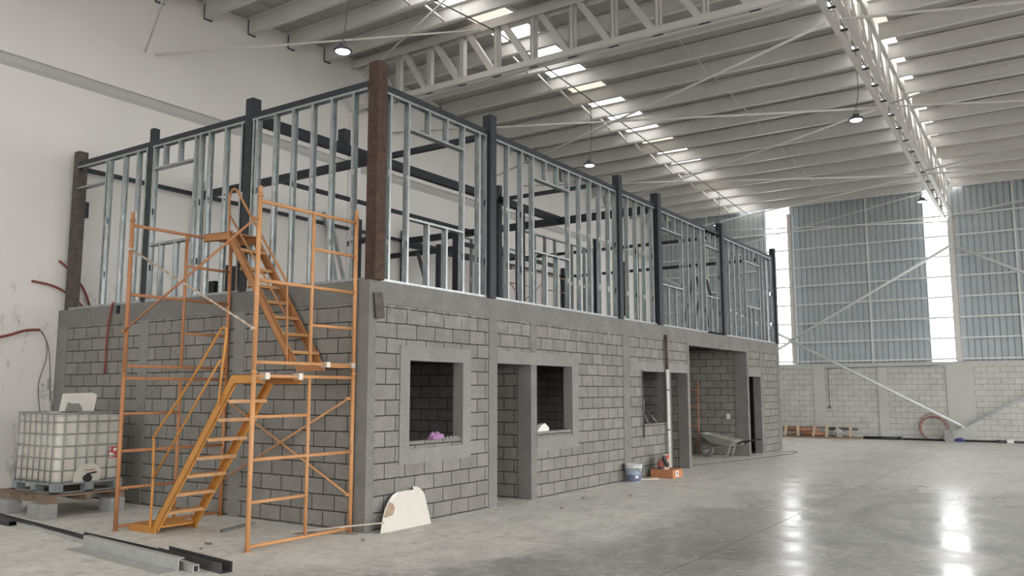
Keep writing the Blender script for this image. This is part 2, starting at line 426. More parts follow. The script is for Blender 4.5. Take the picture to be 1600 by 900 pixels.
# ------------------------------------------------------------------ lattice girders
# ridge truss: across the hall from the white wall to the long girder
tr = thing('roof_truss', (-1.75, 7.1, 8.79), 'white lattice truss along the ridge, from the white wall to the long girder', 'truss')
X0, X1 = WX+.03, 3.8
for sy in (-.085, .085):
    add('bottom_chord', lambda b: (box(b, (X0, 7.1+sy-.05, 8.79), (X1, 7.1+sy+.05, 8.81)), box(b, (X0, 7.1+sy+(.04 if sy > 0 else -.05), 8.81), (X1, 7.1+sy+(.05 if sy > 0 else -.04), 8.92))), 'truss', tr)
    add('top_chord', lambda b: (box(b, (X0, 7.1+sy-.05, 10.1), (X1, 7.1+sy+.05, 10.12)), box(b, (X0, 7.1+sy+(.04 if sy > 0 else -.05), 9.9), (X1, 7.1+sy+(.05 if sy > 0 else -.04), 10.1))), 'truss', tr)
xv = [-5.9+.98*i for i in range(-1, 10)]
for i, x in enumerate(xv):
    add('vertical', lambda b: (box(b, (x-.06, 7.02, 8.82), (x+.06, 7.04, 10.08)), box(b, (x-.05, 7.02, 8.82), (x-.038, 7.18, 10.08)), box(b, (x+.038, 7.02, 8.82), (x+.05, 7.18, 10.08))), 'truss', tr)
    if i+1 < len(xv):
        add('diagonal', lambda b: bar(b, (x+.1, 7.1, 10.06), (xv[i+1]-.08, 7.1, 8.86), .12, .14, (1, 0, 0)), 'truss', tr)
    add('gusset_gap', lambda b: box(b, (x-.13, 7.075, 8.786), (x+.09, 7.125, 8.793)), 'gap', tr)
# long girder: down the middle of the hall to the far wall, two lattice planes
lg = thing('lattice_girder', (4.03, 9., 8.8), 'long white double lattice girder down the hall to the far wall column', 'truss')
def run(b, x, dz, w, h, ya=-11., yb=FY-.1):
    bar(b, (x, ya, deck(ya)+dz), (x, RIDGE, deck(RIDGE)+dz), w, h); bar(b, (x, RIDGE, deck(RIDGE)+dz), (x, yb, deck(yb)+dz), w, h)
for x in (3.9, 4.16):
    add('bottom_chord', lambda b: run(b, x, -1.16, .1, .1), 'truss', lg)
    add('top_chord', lambda b: run(b, x, -.09, .1, .12), 'truss', lg)
ys = [RIDGE+1.02*i for i in range(-8, 18)]
for i, y in enumerate(ys):
    for x in (3.92, 4.14):
        add('vertical', lambda b: bar(b, (x, y, deck(y)-1.13), (x, y, deck(y)-.14), .05, .06, (0, 1, 0)), 'truss', lg)
        if i+1 < len(ys):
            y2 = ys[i+1]; a, c = (y, y2)
            add('diagonal', lambda b: bar(b, (x, a+.04, deck(a)-.15), (x, c-.05, deck(c)-1.12), .045, .05), 'truss', lg)
    add('batten', lambda b: box(b, (3.96, y-.045, deck(y)-1.19), (4.1, y+.045, deck(y)-1.17)), 'gap', lg)

# bracing rods under the roof
def rod(a, b_, r, label, mat='rod', group='roof bracing rods'):
    o = add('brace_rod', lambda b: tube(b, [a, b_], r, 8), mat); tag(o, label, 'brace', group); return o
TX = 3.86
rod((WX+.03, 8.4, 8.6), (TX, 14.0, 8.72), .028, 'pale roof brace rising left to right, over the nearest window openings of the office')
rod((WX+.03, 13.4, 8.5), (TX, 8.4, 8.78), .028, 'pale roof brace from the white wall up to the top right near the ridge truss')
rod((WX+.03, 15.0, 8.52), (TX, 20.5, 8.42), .028, 'nearly level pale roof brace passing above the far half of the office')
rod((WX+.03, 19.4, 8.4), (TX, 14.0, 8.72), .028, 'pale roof brace crossing the middle of the roof down to the left')
rod((WX+.03, 25.0, 8.3), (TX, 20.5, 8.42), .028, 'pale roof brace closest to the far wall, left of the girder')
rod((WX+.03, 1.54, 8.41), (-3.28, 6.88, 9.88), .024, 'thin pale rod from the white wall to the ridge truss beside the nearest lamp')
rod((WX+.03, 1.33, 8.4), (3.9, -4.2, 8.6), .02, 'thin pale rod leaving the white wall towards the top edge of the picture')
rod((-6.88, 6.85, 9.56), (-2.0, 4.4, 9.5), .02, 'thin pale rod rising right from the ridge truss end, behind the nearest lamp')
rod((4.2, 7.95, 8.6), (RX-.05, 12.2, 8.6), .028, 'pale roof brace right of the girder, nearly level at the top right')
rod((4.2, 13.1, 8.5), (RX-.05, 8.6, 8.6), .028, 'pale roof brace right of the girder, rising right under the top one')
rod((4.2, 13.2, 8.45), (RX-.05, 18.8, 8.5), .028, 'pale roof brace right of the girder, sloping gently down right')
rod((4.2, 18.6, 8.1), (RX-.05, 14.4, 8.6), .028, 'pale roof brace right of the girder, rising right in the middle')
rod((4.2, 19.0, 8.1), (RX-.05, 24.8, 8.3), .028, 'pale roof brace right of the girder, sloping down towards the far wall')
rod((4.25, 25.2, 7.95), (RX-.05, 20., 8.3), .028, 'pale roof brace starting at the top of the far wall column')
tag(add('conduit', lambda b: tube(b, [(-3., y, deck(y)-.37) for y in (-4, RIDGE, 24.9)], .016, 8), 'wire'), 'thin grey conduit under the roof lights over the office', 'conduit')
tag(add('conduit', lambda b: tube(b, [(3.72, y, deck(y)-.37) for y in (-4, RIDGE, 24.9)], .016, 8), 'wire'), 'thin grey conduit along the long lattice girder', 'conduit')

# high bay lamps
def lamp(x, y, z, label):
    t = thing('high_bay_lamp', (x, y, z), label, 'lamp', 'high bay lamps')
    zt = deck(y)-.38
    hs = add('housing', lambda b: lathe(b, [(.155, 0), (.165, .02), (.145, .05), (.085, .075), (.07, .13), (.05, .14)], (x, y, z), 28), 'lamp_body', t)
    add('diffuser', lambda b: lathe(b, [(.115, -.012), (.13, .001)], (x, y, z), 28), 'lamp_glow', hs)
    add('hook', lambda b: tube(b, [(x-.04, y, z+.13), (x-.04, y, z+.19), (x, y, z+.22), (x+.04, y, z+.19), (x+.04, y, z+.13)], .007, 6), 'lamp_body', hs)
    add('cable', lambda b: tube(b, smooth_path([(x, y, z+.22), (x+.04, y, z+.42), (x+.075, y, z+.7), (x+.07, y, z+1.2), (x+.05, y, zt)]), .009, 6), 'wire', t)
lamp(-3.05, 2.4, 7.74, 'glowing round lamp hanging left, above the near side of the office')
lamp(-3.05, 11.55, 7.75, 'glowing round lamp hanging over the middle of the office')
lamp(3.72, 11.55, 7.75, 'glowing round lamp hanging by the long lattice girder, upper right')
lamp(3.72, 21.3, 7.75, 'small glowing round lamp in front of the wide bright window strip')
lamp(-3.05, 21.3, 7.75, 'small glowing round lamp beside a dark post at the far end of the office')

# ------------------------------------------------------------------ far wall
def wall_grid(b, us, zs, holes, mk, th):
    """solid wall with rectangular holes; mk(u, d, z) maps wall coordinates to space, d = depth"""
    def hole(u0, u1, z0, z1):
        u, z = (u0+u1)/2, (z0+z1)/2
        return any(h[0] < u < h[1] and h[2] < z < h[3] for h in holes)
    solid = {}
    for i in range(len(us)-1):
        for j in range(len(zs)-1): solid[i, j] = not hole(us[i], us[i+1], zs[j], zs[j+1])
    def q(*p): b.faces.new([b.verts.new(mk(*c)) for c in p])
    for (i, j), s in solid.items():
        if not s: continue
        u0, u1, z0, z1 = us[i], us[i+1], zs[j], zs[j+1]
        q((u0, 0, z0), (u1, 0, z0), (u1, 0, z1), (u0, 0, z1)); q((u0, th, z0), (u0, th, z1), (u1, th, z1), (u1, th, z0))
        for di, dj, e in ((-1, 0, ((u0, 0, z0), (u0, 0, z1), (u0, th, z1), (u0, th, z0))), (1, 0, ((u1, 0, z0), (u1, th, z0), (u1, th, z1), (u1, 0, z1))),
                          (0, -1, ((u0, 0, z0), (u0, th, z0), (u1, th, z0), (u1, 0, z0))), (0, 1, ((u0, 0, z1), (u1, 0, z1), (u1, th, z1), (u0, th, z1)))):
            if not solid.get((i+di, j+dj), False): q(*e)
    bmesh.ops.remove_doubles(b, verts=b.verts, dist=1e-5)
def breaks(lo, hi, vals): return sorted({lo, hi, *[v for v in vals if lo < v < hi]})

struct('wall_far', lambda b: box(b, (WX, FY, 0), (RX, FY+.2, 2.66)), 'block_far', 'pale grey painted block wall at the far end', 'wall')
struct('trim_3', lambda b: box(b, (WX, FY-.03, 2.66), (RX, FY+.2, 2.77)), 'far_pilaster', 'pale band capping the far block wall', 'wall cap')
for i, (x0, x1, w) in enumerate(((-.96, -.54, 'narrow painted pilaster on the far wall above the timber rack'), (1.34, 1.68, 'narrow painted pilaster on the far wall left of the red hose coil'), (3.6, 4.47, 'wide painted pilaster on the far wall behind the brace foot'))):
    struct('trim_%d' % (4+i), lambda b: box(b, (x0, FY-.03, 0), (x1, FY+.1, 2.66)), 'far_pilaster', w, 'pilaster')
def corrugated(b, x0, x1):
    n = int((x1-x0)/.1); y = FY+.06; top = []
    prof = [(0, -.035), (.145, -.035), (.16, 0), (.185, 0), (.2, -.035)]
    x = x0; pts = []
    while x < x1:
        for dx, dy in prof[:-1]:
            if x+dx <= x1: pts.append((x+dx, y+dy))
        x += .2
    pts.append((x1, y))
    v0 = [b.verts.new((px, py, 2.77)) for px, py in pts]; v1 = [b.verts.new((px, py, deck(FY)+.1)) for px, py in pts]
    for i in range(len(pts)-1): b.faces.new((v0[i], v0[i+1], v1[i+1], v1[i]))
for i, (x0, x1, w) in enumerate(((WX, -2.56, 'behind the office frame'), (-1.62, 3.2, 'between the two bright window strips'), (3.98, 8.9, 'right of the wide window strip'), (9.8, RX, 'at the right end'))):
    struct('wall_far_cladding_%d' % (i+1), lambda b: corrugated(b, x0, x1), 'clad', 'grey blue corrugated cladding of the far wall '+w, 'wall')
for i, (x0, x1, w) in enumerate(((-2.56, -1.62, 'bright window strip in the far wall beside the office'), (3.2, 3.98, 'bright window strip in the far wall left of the girder column'), (8.9, 9.8, 'bright window strip in the far wall, far right'))):
    struct('window_%d' % (i+1 if i < 2 else 60), lambda b: box(b, (x0, FY+.04, 2.78), (x1, FY+.06, deck(FY)+.05)), 'sky_strip', w, 'window')
GZ = [2.86+.733*i for i in range(8)]
for i, z in enumerate(GZ):
    g = thing('wall_girt', (2., FY-.06, z), 'pale horizontal rail on the far wall cladding, %s from the bottom' % ORD[i], 'wall rail', 'rails across the far wall')
    add('rail', lambda b: (box(b, (WX, FY-.11, z-.025), (RX, FY-.1, z+.03)), box(b, (WX, FY-.1, z+.02), (RX, FY+.02, z+.03)), box(b, (WX, FY-.1, z-.025), (RX, FY-.06, z-.015))), 'girt', g)
for x, w in ((1.25, 'between the two window strips'), (6.03, 'at the right edge'), (-5., 'behind the office frame')):
    tag(add('sag_bar', lambda b: box(b, (x-.03, FY-.135, 2.77), (x+.03, FY-.111, deck(FY))), 'girt'), 'thin pale upright bar on the far cladding '+w, 'wall rail', 'upright bars on the far cladding')
def hcol(b, x, w, d, z0, z1, y):
    box(b, (x-w/2, y-d, z0), (x+w/2, y-d+.015, z1)); box(b, (x-w/2, y-.015, z0), (x+w/2, y, z1)); box(b, (x-.008, y-d+.015, z0), (x+.008, y-.015, z1))
    box(b, (x-w/2, y-d, z0), (x-w/2+.01, y, z1)); box(b, (x+w/2-.01, y-d, z0), (x+w/2, y, z1))
tag(add('steel_column', lambda b: hcol(b, 4.09, .2, .28, 2.77, deck(FY)-1.2, FY-.115), 'colpaint'), 'pale steel column at the far wall carrying the long girder', 'column')
tag(add('steel_column', lambda b: hcol(b, -1.57, .14, .2, 2.77, deck(FY)-.36, FY-.115), 'colpaint'), 'pale slim steel column beside the left bright window strip', 'column')
def far_brace(a, b_, label):
    o = add('wall_brace', lambda b: tube(b, [a, b_], .05, 10), 'girt'); tag(o, label, 'brace', 'diagonal braces on the far wall')
BYY = FY-.45
far_brace((4.03, BYY, 6.83), (-1.6, BYY, 3.7), 'pale diagonal pipe brace rising right across the cladding to the girder column')
far_brace((-1.55, BYY, 3.62), (4.02, BYY, .55), 'pale diagonal pipe brace coming down right to the wide pilaster')
far_brace((4.14, BYY, 6.83), (9.9, BYY, 3.7), 'pale diagonal pipe brace going down right from the girder column')
far_brace((4.14, BYY, .55), (9.9, BYY, 3.65), 'pale diagonal pipe brace rising right from the wide pilaster')
far_brace((-1.68, BYY, 3.72), (-7.35, BYY, 6.8), 'pale diagonal pipe brace rising left behind the office corner')
far_brace((-1.68, BYY, 3.6), (-7.35, BYY, .5), 'pale diagonal pipe brace going down left behind the office')
tag(add('brace_plate', lambda b: box(b, (-1.72, BYY-.02, 3.56), (-1.52, FY-.06, 3.76)), 'girt'), 'small steel plate joining the braces at the left bright strip', 'plate')
tag(add('brace_plate', lambda b: box(b, (4.0, BYY-.02, 6.72), (4.16, FY-.3, 6.92)), 'girt'), 'small steel plate joining the braces high on the girder column', 'plate')
tag(add('brace_plate', lambda b: box(b, (4.03, BYY-.02, .46), (4.13, FY, .58)), 'girt'), 'small steel plate at the brace foot on the wide pilaster', 'plate')
rod((WX+.03, FY-.2, 8.55), (4., FY-.2, 7.75), .025, 'thin pale rod across the top of the far wall cladding', group='far wall rods')
rod((-5.4, FY-.25, 7.3), (3.9, FY-.25, 9.), .02, 'thin pale rod rising right along the top of the far wall', group='far wall rods')
w = thing('wall_cable_drop', (-.36, FY-.04, 1.1), 'thin grey cable hanging on the far block wall above the timber rack', 'cable')
add('wire', lambda b: tube(b, [(-.4, FY-.04, 2.6), (-.4, FY-.04, 1.16)], .012, 6), 'wire', w)
add('box', lambda b: box(b, (-.45, FY-.07, 1.08), (-.35, FY-.005, 1.18)), 'wire', w)
add('wire', lambda b: tube(b, [(-.4, FY-.04, 2.6), (3.4, FY-.04, 2.64)], .012, 6), 'wire', w)

struct('added_ground', lambda b: box(b, (RX, BY-30, -.25), (RX+60, FY+40, -.05)), 'rust_grey', 'unseen dark ground added outside to lower the light on the roof', 'ground')  # unseen ground, added and kept dark so less light bounces to the roof
# rear and right walls of the hall (behind and beside the camera), with openings added and sized for low daylight
RH = [(-1., 4., 0, 4.8), (7., 12., 0, 4.8)]
struct('wall_rear', lambda b: wall_grid(b, breaks(WX, RX, [h for q in RH for h in q[:2]]), breaks(0, deck(BY)+.1, [4.8]), RH, lambda u, d, z: (u, BY-d, z), .2), 'clad', 'unseen rear cladding wall with two openings added for daylight', 'wall')
QH = [(-14., -8., 0, 7.5), (-5., 3., 0, 7.5), (6., 13., 0, 7.5), (16, 23, 0, 7.5)]
struct('wall_right', lambda b: wall_grid(b, breaks(BY, FY, [h for q in QH for h in q[:2]]), breaks(0, 10.4, [7.5]), QH, lambda u, d, z: (RX+d, u, z), .2), 'clad', 'unseen right cladding wall with tall openings added for daylight', 'wall')

# ------------------------------------------------------------------ block office
T = .15
W1 = (.79, 1.96, 1.07, 2.14); D1 = (2.84, 3.8, 0, 2.16); W2 = (3.97, 5.14, 1.07, 2.16); W3 = (8.06, 9.26, 1.06, 2.14)
D3 = (9.5, 10.46, 0, 2.14); LB = (10.6, 14.68, 0, 2.8); D4 = (14.82, 15.84, 0, 2.13)
HOLES = [W1, D1, W2, W3, D3, LB, D4]
# rough openings in the block work, a little wider where concrete or cement lines them
ROUGH = [(.78, 1.97, 1.07, 2.15), (2.83, 3.81, 0, 2.17), (3.96, 5.15, 1.07, 2.17), (8.06, 9.27, 1.06, 2.15), (9.49, 10.47, 0, 2.15), (10.59, 14.69, 0, ZB), (14.81, 15.85, 0, 2.14)]
struct('wall_front', lambda b: wall_grid(b, breaks(0, L, [u for h in ROUGH for u in h[:2]]), breaks(0, ZB, [z for h in ROUGH for z in h[2:]]), ROUGH, lambda u, d, z: (-d, u, z), T),
       'block_y', 'long grey block front of the office with doorways and windows', 'wall')
struct('wall_side', lambda b: box(b, (WX, 0, 0), (-T, T, ZB)), 'block_x', 'grey block end wall of the office behind the scaffold', 'wall')
struct('wall_back', lambda b: box(b, (WX, L-T, 0), (-T, L, ZB)), 'block_x', 'hidden far end wall of the office', 'wall')
def part_wall(y, x0, nm, lab): struct(nm, lambda b: box(b, (x0, y, 0), (-T-.001, y+T, ZB)), 'block_x', lab, 'wall')
part_wall(3.82, WX, 'wall_partition_1', 'block partition inside the first doorway')
part_wall(10.48, WX, 'wall_partition_2', 'block partition inside the third doorway')
part_wall(14.7, WX, 'wall_partition_3', 'block wall at the far side of the wide passage')
struct('wall_partition_4', lambda b: box(b, (-4.2, T, 0), (-4.05, 10.4, ZB)), 'block_y', 'block partition along the middle of the office', 'wall')
P = .012
def tr_box(i, lo, hi, lab, mat='concrete', cat='column'): struct('trim_%d' % i, lambda b: box(b, lo, hi), mat, lab, cat)
# ring beam and slab
struct('trim_10', lambda b: (box(b, (-.22, -P, ZB), (P, L+P, ZS)), box(b, (WX, -P, ZB), (-.22, .22, ZS))), 'concrete', 'grey concrete ring beam on top of the office walls', 'beam')
struct('ceiling_office', lambda b: box(b, (WX, .22, 3.0), (-.22, L, ZS-.002)), 'concrete', 'concrete slab roof of the office', 'slab')
struct('trim_11', lambda b: (box(b, (-.2, -P, 0), (P, .13, ZB))), 'concrete', 'grey concrete column at the near corner of the office', 'column')
tr_box(12, (-.2, 2.62, 0), (P, 2.84, ZB), 'concrete column on the near side of the first doorway')
tr_box(13, (-.25, 3.8, 0), (P, 3.97, ZB), 'concrete column between the first doorway and the second window')
tr_box(14, (-.2, 7.18, 0), (P, 7.47, ZB), 'concrete column behind the bucket')
tr_box(15, (-.2, 9.26, 0), (P, 9.5, 2.14), 'concrete pier between the third window and the third doorway')
tr_box(16, (-.24, 10.46, 0), (P, 10.6, ZB), 'concrete column on the near side of the wide passage')
tr_box(17, (-.34, 14.68, 0), (P, 14.82, ZB), 'concrete column on the far side of the wide passage')
tr_box(18, (-.2, 15.84, 0), (P, 16.06, ZB), 'concrete column past the last doorway')
tr_box(19, (-.2, 17.5, 0), (P, L+P, ZB), 'concrete column at the far corner of the office')
tr_box(20, (WX, -P, 0), (-7.12, .2, ZB), 'concrete column where the office meets the white wall', 'plaster')
tr_box(21, (-4.96, -P, 0), (-4.72, .2, ZB), 'concrete column on the end wall near the tank', 'plaster')
tr_box(22, (-2.62, -P, 0), (-2.39, .2, ZB), 'concrete column on the end wall behind the stair', 'plaster')
def surround(b, y0, y1, z0, z1, h, d=.02):
    wall_grid(b, breaks(y0, y1, h[:2]), breaks(z0, z1, h[2:]), [h], lambda u, dd, z: (d-dd, u, z), d+.16)
struct('trim_23', lambda b: surround(b, .6, 2.15, .78, 2.34, (.79, 1.96, .97, 2.14)), 'plaster', 'smooth cement surround of the near window', 'window surround')
struct('trim_24', lambda b: surround(b, 3.972, 5.36, .76, 2.36, (3.973, 5.14, .97, 2.16)), 'plaster', 'smooth cement surround of the second window', 'window surround')
struct('trim_25', lambda b: box(b, (-.16, 2.84, 2.16), (.018, 3.972, 2.36)), 'plaster', 'cement lintel over the first doorway', 'lintel')
struct('trim_26', lambda b: box(b, (-.16, 7.47, 2.14), (.018, 10.46, 2.335)), 'plaster', 'cement lintel over the third window and doorway', 'lintel')
struct('trim_27', lambda b: box(b, (-.16, 14.82, 2.13), (.018, 15.84, 2.35)), 'plaster', 'cement lintel over the last doorway', 'lintel')
tr_box(28, (-.16, 10.6, 2.79), (P-.002, 14.68, ZB+.01), 'concrete soffit strip over the wide passage', cat='beam')
tag(add('switch_plate', lambda b: (box(b, (-.6, 14.69, .98), (-.5, 14.7, 1.12)), box(b, (-.57, 14.684, 1.02), (-.53, 14.69, 1.08))), 'fixture'), 'small white socket plate on the passage wall', 'socket')

# ------------------------------------------------------------------ upper steel frame
def post(x, y, z0, z1, w, mat, label, cap=True):
    t = add('steel_post', lambda b: (box(b, (x-w/2, y-w/2, z0), (x+w/2, y+w/2, z1))), mat, bevel=.006); tag(t, label, 'post', 'square steel posts'); return t
post(-.01, .1, ZS, 6.06, .18, 'rust', 'rusty brown steel post at the near corner of the office roof')
post(-7.24, .1, ZS, 6.02, .17, 'rust_grey', 'brown grey steel post against the white wall')
post(-4.94, .06, ZS, 6.03, .11, 'dark_steel', 'slim dark post between the left corner and the scaffold')
post(-2.5, .08, ZS, 6.05, .16, 'dark_steel', 'thick dark post rising behind the scaffold stair')
FP = [(2.66, .16, 'second post from the near corner, along the front'), (7.1, .15, 'third post from the near corner, along the front'), (8.97, .18, 'fourth post from the near corner, along the front'), (12.98, .17, 'fifth post from the near corner, along the front'), (17.55, .16, 'post at the far end of the front')]
for y, w, s in FP:
    z0 = ZS-.05 if y < 14 else ZS
    o = post(-.02, y, ZS, 6.05, w, 'dark_steel', 'dark '+s)
IP = [(-7.34, 2.65, 6.04, .13, 'dark post on the white wall seen through the framed opening of the left side'), (-7.34, 7.25, 6.03, .14, 'dark post on the white wall just left of the rusty corner post'), (-7.34, 9.02, 6.03, .14, 'dark post on the white wall just right of the rusty corner post'),
      (-2.45, 6.4, 6.04, .12, 'dark inner post just right of the second front post'), (-2.45, 7.25, 5.66, .15, 'dark inner post standing between the second and third front posts'),
      (-4.95, 8.25, 5.66, .18, 'thick dark inner post behind the near framed window opening'), (-4.95, 7.55, 5.2, .13, 'short dark inner post left of the thick inner post'),
      (-3.73, 13.1, 6.05, .1, 'slim dark inner post left of the third front post'), (-7.36, 17.5, 6.05, .12, 'dark post on the white wall at the far end of the office'), (-4.95, 17.4, 6.05, .12, 'dark inner post at the far end, second from the wall'), (-2.45, 13.05, 5.75, .12, 'dark inner post behind the fourth front post')]
for x, y, z1, w, s in IP: post(x, y, ZS, z1, w, 'dark_steel', s)
st = post(-2.45, 1.9, 5.81, 6.06, .15, 'dark_steel', 'short dark stub standing on the inner roof beam'); st.name = 'steel_stub'
def beam(a, b_, w, h, label, mat='dark_steel'):
    o = add('steel_beam', lambda b: bar(b, a, b_, w, h), mat); tag(o, label, 'beam', 'dark steel beams'); return o
ZT = 5.765; HB = .085
fy = [.19]+[v for y, w, s in FP for v in (y-w/2, y+w/2)]
names = ['near corner post and the second front post', 'second and third front posts', 'third and fourth front posts', 'fourth and fifth front posts', 'fifth and last front posts']
for i in range(5):
    beam((-.045, fy[2*i], ZT), (-.045, fy[2*i+1], ZT), .09, HB, 'dark top rail between the '+names[i])
sx = [(-7.155, -4.995, 'wall post and the slim side post'), (-4.885, -2.58, 'slim side post and the thick side post'), (-2.42, -.1, 'thick side post and the rusty corner post')]
for x0, x1, s in sx: beam((x0, .05, ZT), (x1, .05, ZT), .09, HB, 'dark top rail between the '+s)
beam((-7.4, .19, 5.76), (-7.4, L, 5.76), .08, .07, 'long dark rail fixed along the white wall')
beam((-2.45, .16, 5.735), (-2.45, 8.88, 5.735), .12, .15, 'thick dark beam running back from the thick side post')
beam((-5., 2.73, 5.73), (-5., 8.88, 5.73), .07, .08, 'thin dark beam running back, nearer the white wall')
beam((-7.36, 2.65, 5.73), (-2.52, 2.65, 5.73), .1, .14, 'dark cross beam from the white wall to the thick inner beam')
beam((-2.38, 2.65, 5.735), (-.1, 2.65, 5.735), .08, .09, 'dark cross beam from the thick inner beam to the second front post')
beam((-2.38, 6.4, 5.735), (-.08, 6.4, 5.735), .07, .07, 'thin dark cross beam left of the third front post')
beam((-7.36, 8.96, 5.72), (-.11, 8.96, 5.72), .12, .16, 'dark cross beam from the white wall to the fourth front post')
beam((-7.36, 13.1, 5.73), (-.1, 13.1, 5.73), .08, .08, 'dark cross beam ending at the fifth front post')
beam((-7.36, 17.45, 5.73), (-.1, 17.45, 5.73), .08, .09, 'dark cross beam at the far end of the office')
beam((-6.9, 6.5, 5.25), (-6., 6.5, 5.32), .1, .12, 'short dark stub beam beside the leaning studs')
beam((-7.36, 8.3, 5.22), (-4.85, 8.3, 5.22), .1, .12, 'lower dark cross beam behind the thick inner post')
beam((-4.95, 8.35, 5.35), (-4.95, 13.05, 5.35), .08, .1, 'lower dark beam running back from the thick inner post')
beam((-6.6, 8.3, 5.45), (-6.6, 13.05, 5.45), .08, .1, 'lower dark beam close to the white wall')

# galvanised stud wall frames (C sections), one frame per bay
def cstud(b, mk, u, z0, z1, s=1, holes=True):
    """web across the wall depth, flanges along u; mk(u, d, z)"""
    D, F, t = .09, .038, .004
    def bx(u0, u1, d0, d1, za, zb):
        p = [mk(u0, d0, za), mk(u1, d1, zb)]
        lo = [min(p[0][i], p[1][i]) for i in range(3)]; hi = [max(p[0][i], p[1][i]) for i in range(3)]; box(b, lo, hi)
    bx(u, u+s*F, 0, t, z0, z1); bx(u, u+s*F, D-t, D, z0, z1)
    hz = [z for z in (3.66, 4.58) if z0+.1 < z < z1-.15] if holes else []
    z = z0
    for h in hz:
        bx(u, u+s*t, t, D-t, z, h); bx(u, u+s*t, t, .03, h, h+.1); bx(u, u+s*t, .06, D-t, h, h+.1); z = h+.1
    bx(u, u+s*t, t, D-t, z, z1)
def ctrack(b, mk, u0, u1, z, s=1):
    D, F, t = .094, .035, .004
    def bx(ua, ub, d0, d1, za, zb):
        p = [mk(ua, d0, za), mk(ub, d1, zb)]
        lo = [min(p[0][i], p[1][i]) for i in range(3)]; hi = [max(p[0][i], p[1][i]) for i in range(3)]; box(b, lo, hi)
    bx(u0, u1, -.002, D, z, z+s*t); bx(u0, u1, -.002, t-.002, z, z+s*F); bx(u0, u1, D-t, D, z, z+s*F)
ZTOP = 5.722; ZH = 5.31; ZSL = 4.09
def stud_frame(mk, at, u0, u1, studs, opening, label, sill=True, mid=None):
    face = -1 if mk is mkf else 1
    t = thing('stud_partition', at, label, 'stud frame', 'galvanised stud wall frames')
    add('bottom_track', lambda b: ctrack(b, mk, u0, u1, ZS, 1), 'galv', t)
    add('top_track', lambda b: ctrack(b, mk, u0, u1, ZTOP, -1), 'galv', t)
    for u in studs: add('stud', lambda b: cstud(b, mk, u if u < u0+.04 and face < 0 else u+(.038 if face < 0 and u < u1-.05 else 0), ZS+.004, ZTOP-.004, 1 if face < 0 and u < u0+.04 else -1 if u > u1-.05 else face), 'galv', t)
    if opening:
        a, c, cr = opening
        add('header', lambda b: ctrack(b, mk, a, c, ZH, 1), 'galv', t)
        add('sill', lambda b: ctrack(b, mk, a, c, ZSL, -1), 'galv', t)
        for u in cr:
            add('cripple_stud', lambda b: cstud(b, mk, u+(.038 if face < 0 else 0), ZH+.004, ZTOP-.004, face, False), 'galv', t)
            add('cripple_stud', lambda b: cstud(b, mk, u+(.038 if face < 0 else 0), ZS+.004, ZSL-.004, face, False), 'galv', t)
    if mid: add('blocking', lambda b: ctrack(b, mk, mid[0], mid[1], 5.3, 1), 'galv', t)
    return t
mkf = lambda u, d, z: (-d, u, z)
mks = lambda u, d, z: (u, d, z)
stud_frame(mkf, (0, 1.4, ZS), .19, 2.57, [.2, .34, .71, 1.96, 2.36, 2.565], (.75, 1.98, [1.15, 1.56]), 'stud frame with opening right of the rusty corner post, on the front')
stud_frame(mkf, (0, 4.9, ZS), 2.75, 7.02, [2.76, 3.15, 3.55, 3.9, 5.11, 5.52, 5.93, 6.32, 6.69, 7.015], (3.93, 5.14, [4.32, 4.71]), 'stud frame with opening between the second and third front posts')
stud_frame(mkf, (0, 8., ZS), 7.18, 8.87, [7.19, 7.52, 7.92, 8.32, 8.73], None, 'plain stud frame between the third and fourth front posts')
stud_frame(mkf, (0, 11., ZS), 9.07, 12.88, [9.08, 10.38, 10.72, 11.13, 11.55, 11.83], (9.11, 10.42, [9.54, 9.96]), 'stud frame with opening just beyond the fourth front post')
t = stud_frame(mkf, (0, 12.5, ZS), 11.86, 12.885, [12.88], (11.86, 12.88, [12.2, 12.55]), 'narrow stud frame with opening left of the fifth front post')
stud_frame(mkf, (0, 15.3, ZS), 13.08, 17.46, [13.1, 13.53, 13.94, 14.36, 14.87, 16.12, 16.4, 16.75, 17.2, 17.455], (14.9, 16.15, [15.22, 15.6]), 'stud frame with opening at the far end of the front')
stud_frame(mks, (-6.1, 0, ZS), -7.15, -5., [-6.24, -6.18, -5.72, -5.33, -5.03], None, 'plain stud frame beside the white wall, on the end wall', mid=(-7.11, -6.25))
stud_frame(mks, (-3.7, 0, ZS), -4.88, -2.59, [-4.87, -3.78, -3.66, -3.44, -3.05, -2.66], (-4.83, -3.78, [-4.59, -4.2]), 'stud frame with opening behind the scaffold top rail')
stud_frame(mks, (-1.2, 0, ZS), -2.41, -.11, [-2.4, -2.33, -1.94, -1.56, -1.17, -.79, -.38], None, 'plain stud frame left of the rusty corner post')
mkA = lambda u, d, z: (-3.73-d, u, z)
mkB = lambda u, d, z: (-5.5-d, u, z)
stud_frame(mkA, (-3.73, 11, ZS), 9.06, 13., [9.1, 9.9, 10.4, 10.9, 11.8, 12.5, 12.96], None, 'inner stud partition behind the second framed opening')
stud_frame(mkB, (-5.5, 10.5, ZS), 9.06, 12.2, [9.1, 9.6, 10.3, 11.1, 11.9], None, 'inner stud partition closer to the white wall')
def lean(a, b_, label, mat='galv'):
    o = add('leaning_stud', lambda b: bar(b, a, b_, .05, .09, (1, 0, 0)), mat); tag(o, label, 'stud', 'loose studs leaning on the white wall')
lean((-6.75, 6.3, ZS+.01), (-7.38, 6.12, 6.02), 'long loose stud leaning on the white wall, left of a pair')
lean((-6.75, 6.6, ZS+.01), (-7.38, 6.32, 6.02), 'long loose stud leaning on the white wall, right of a pair')
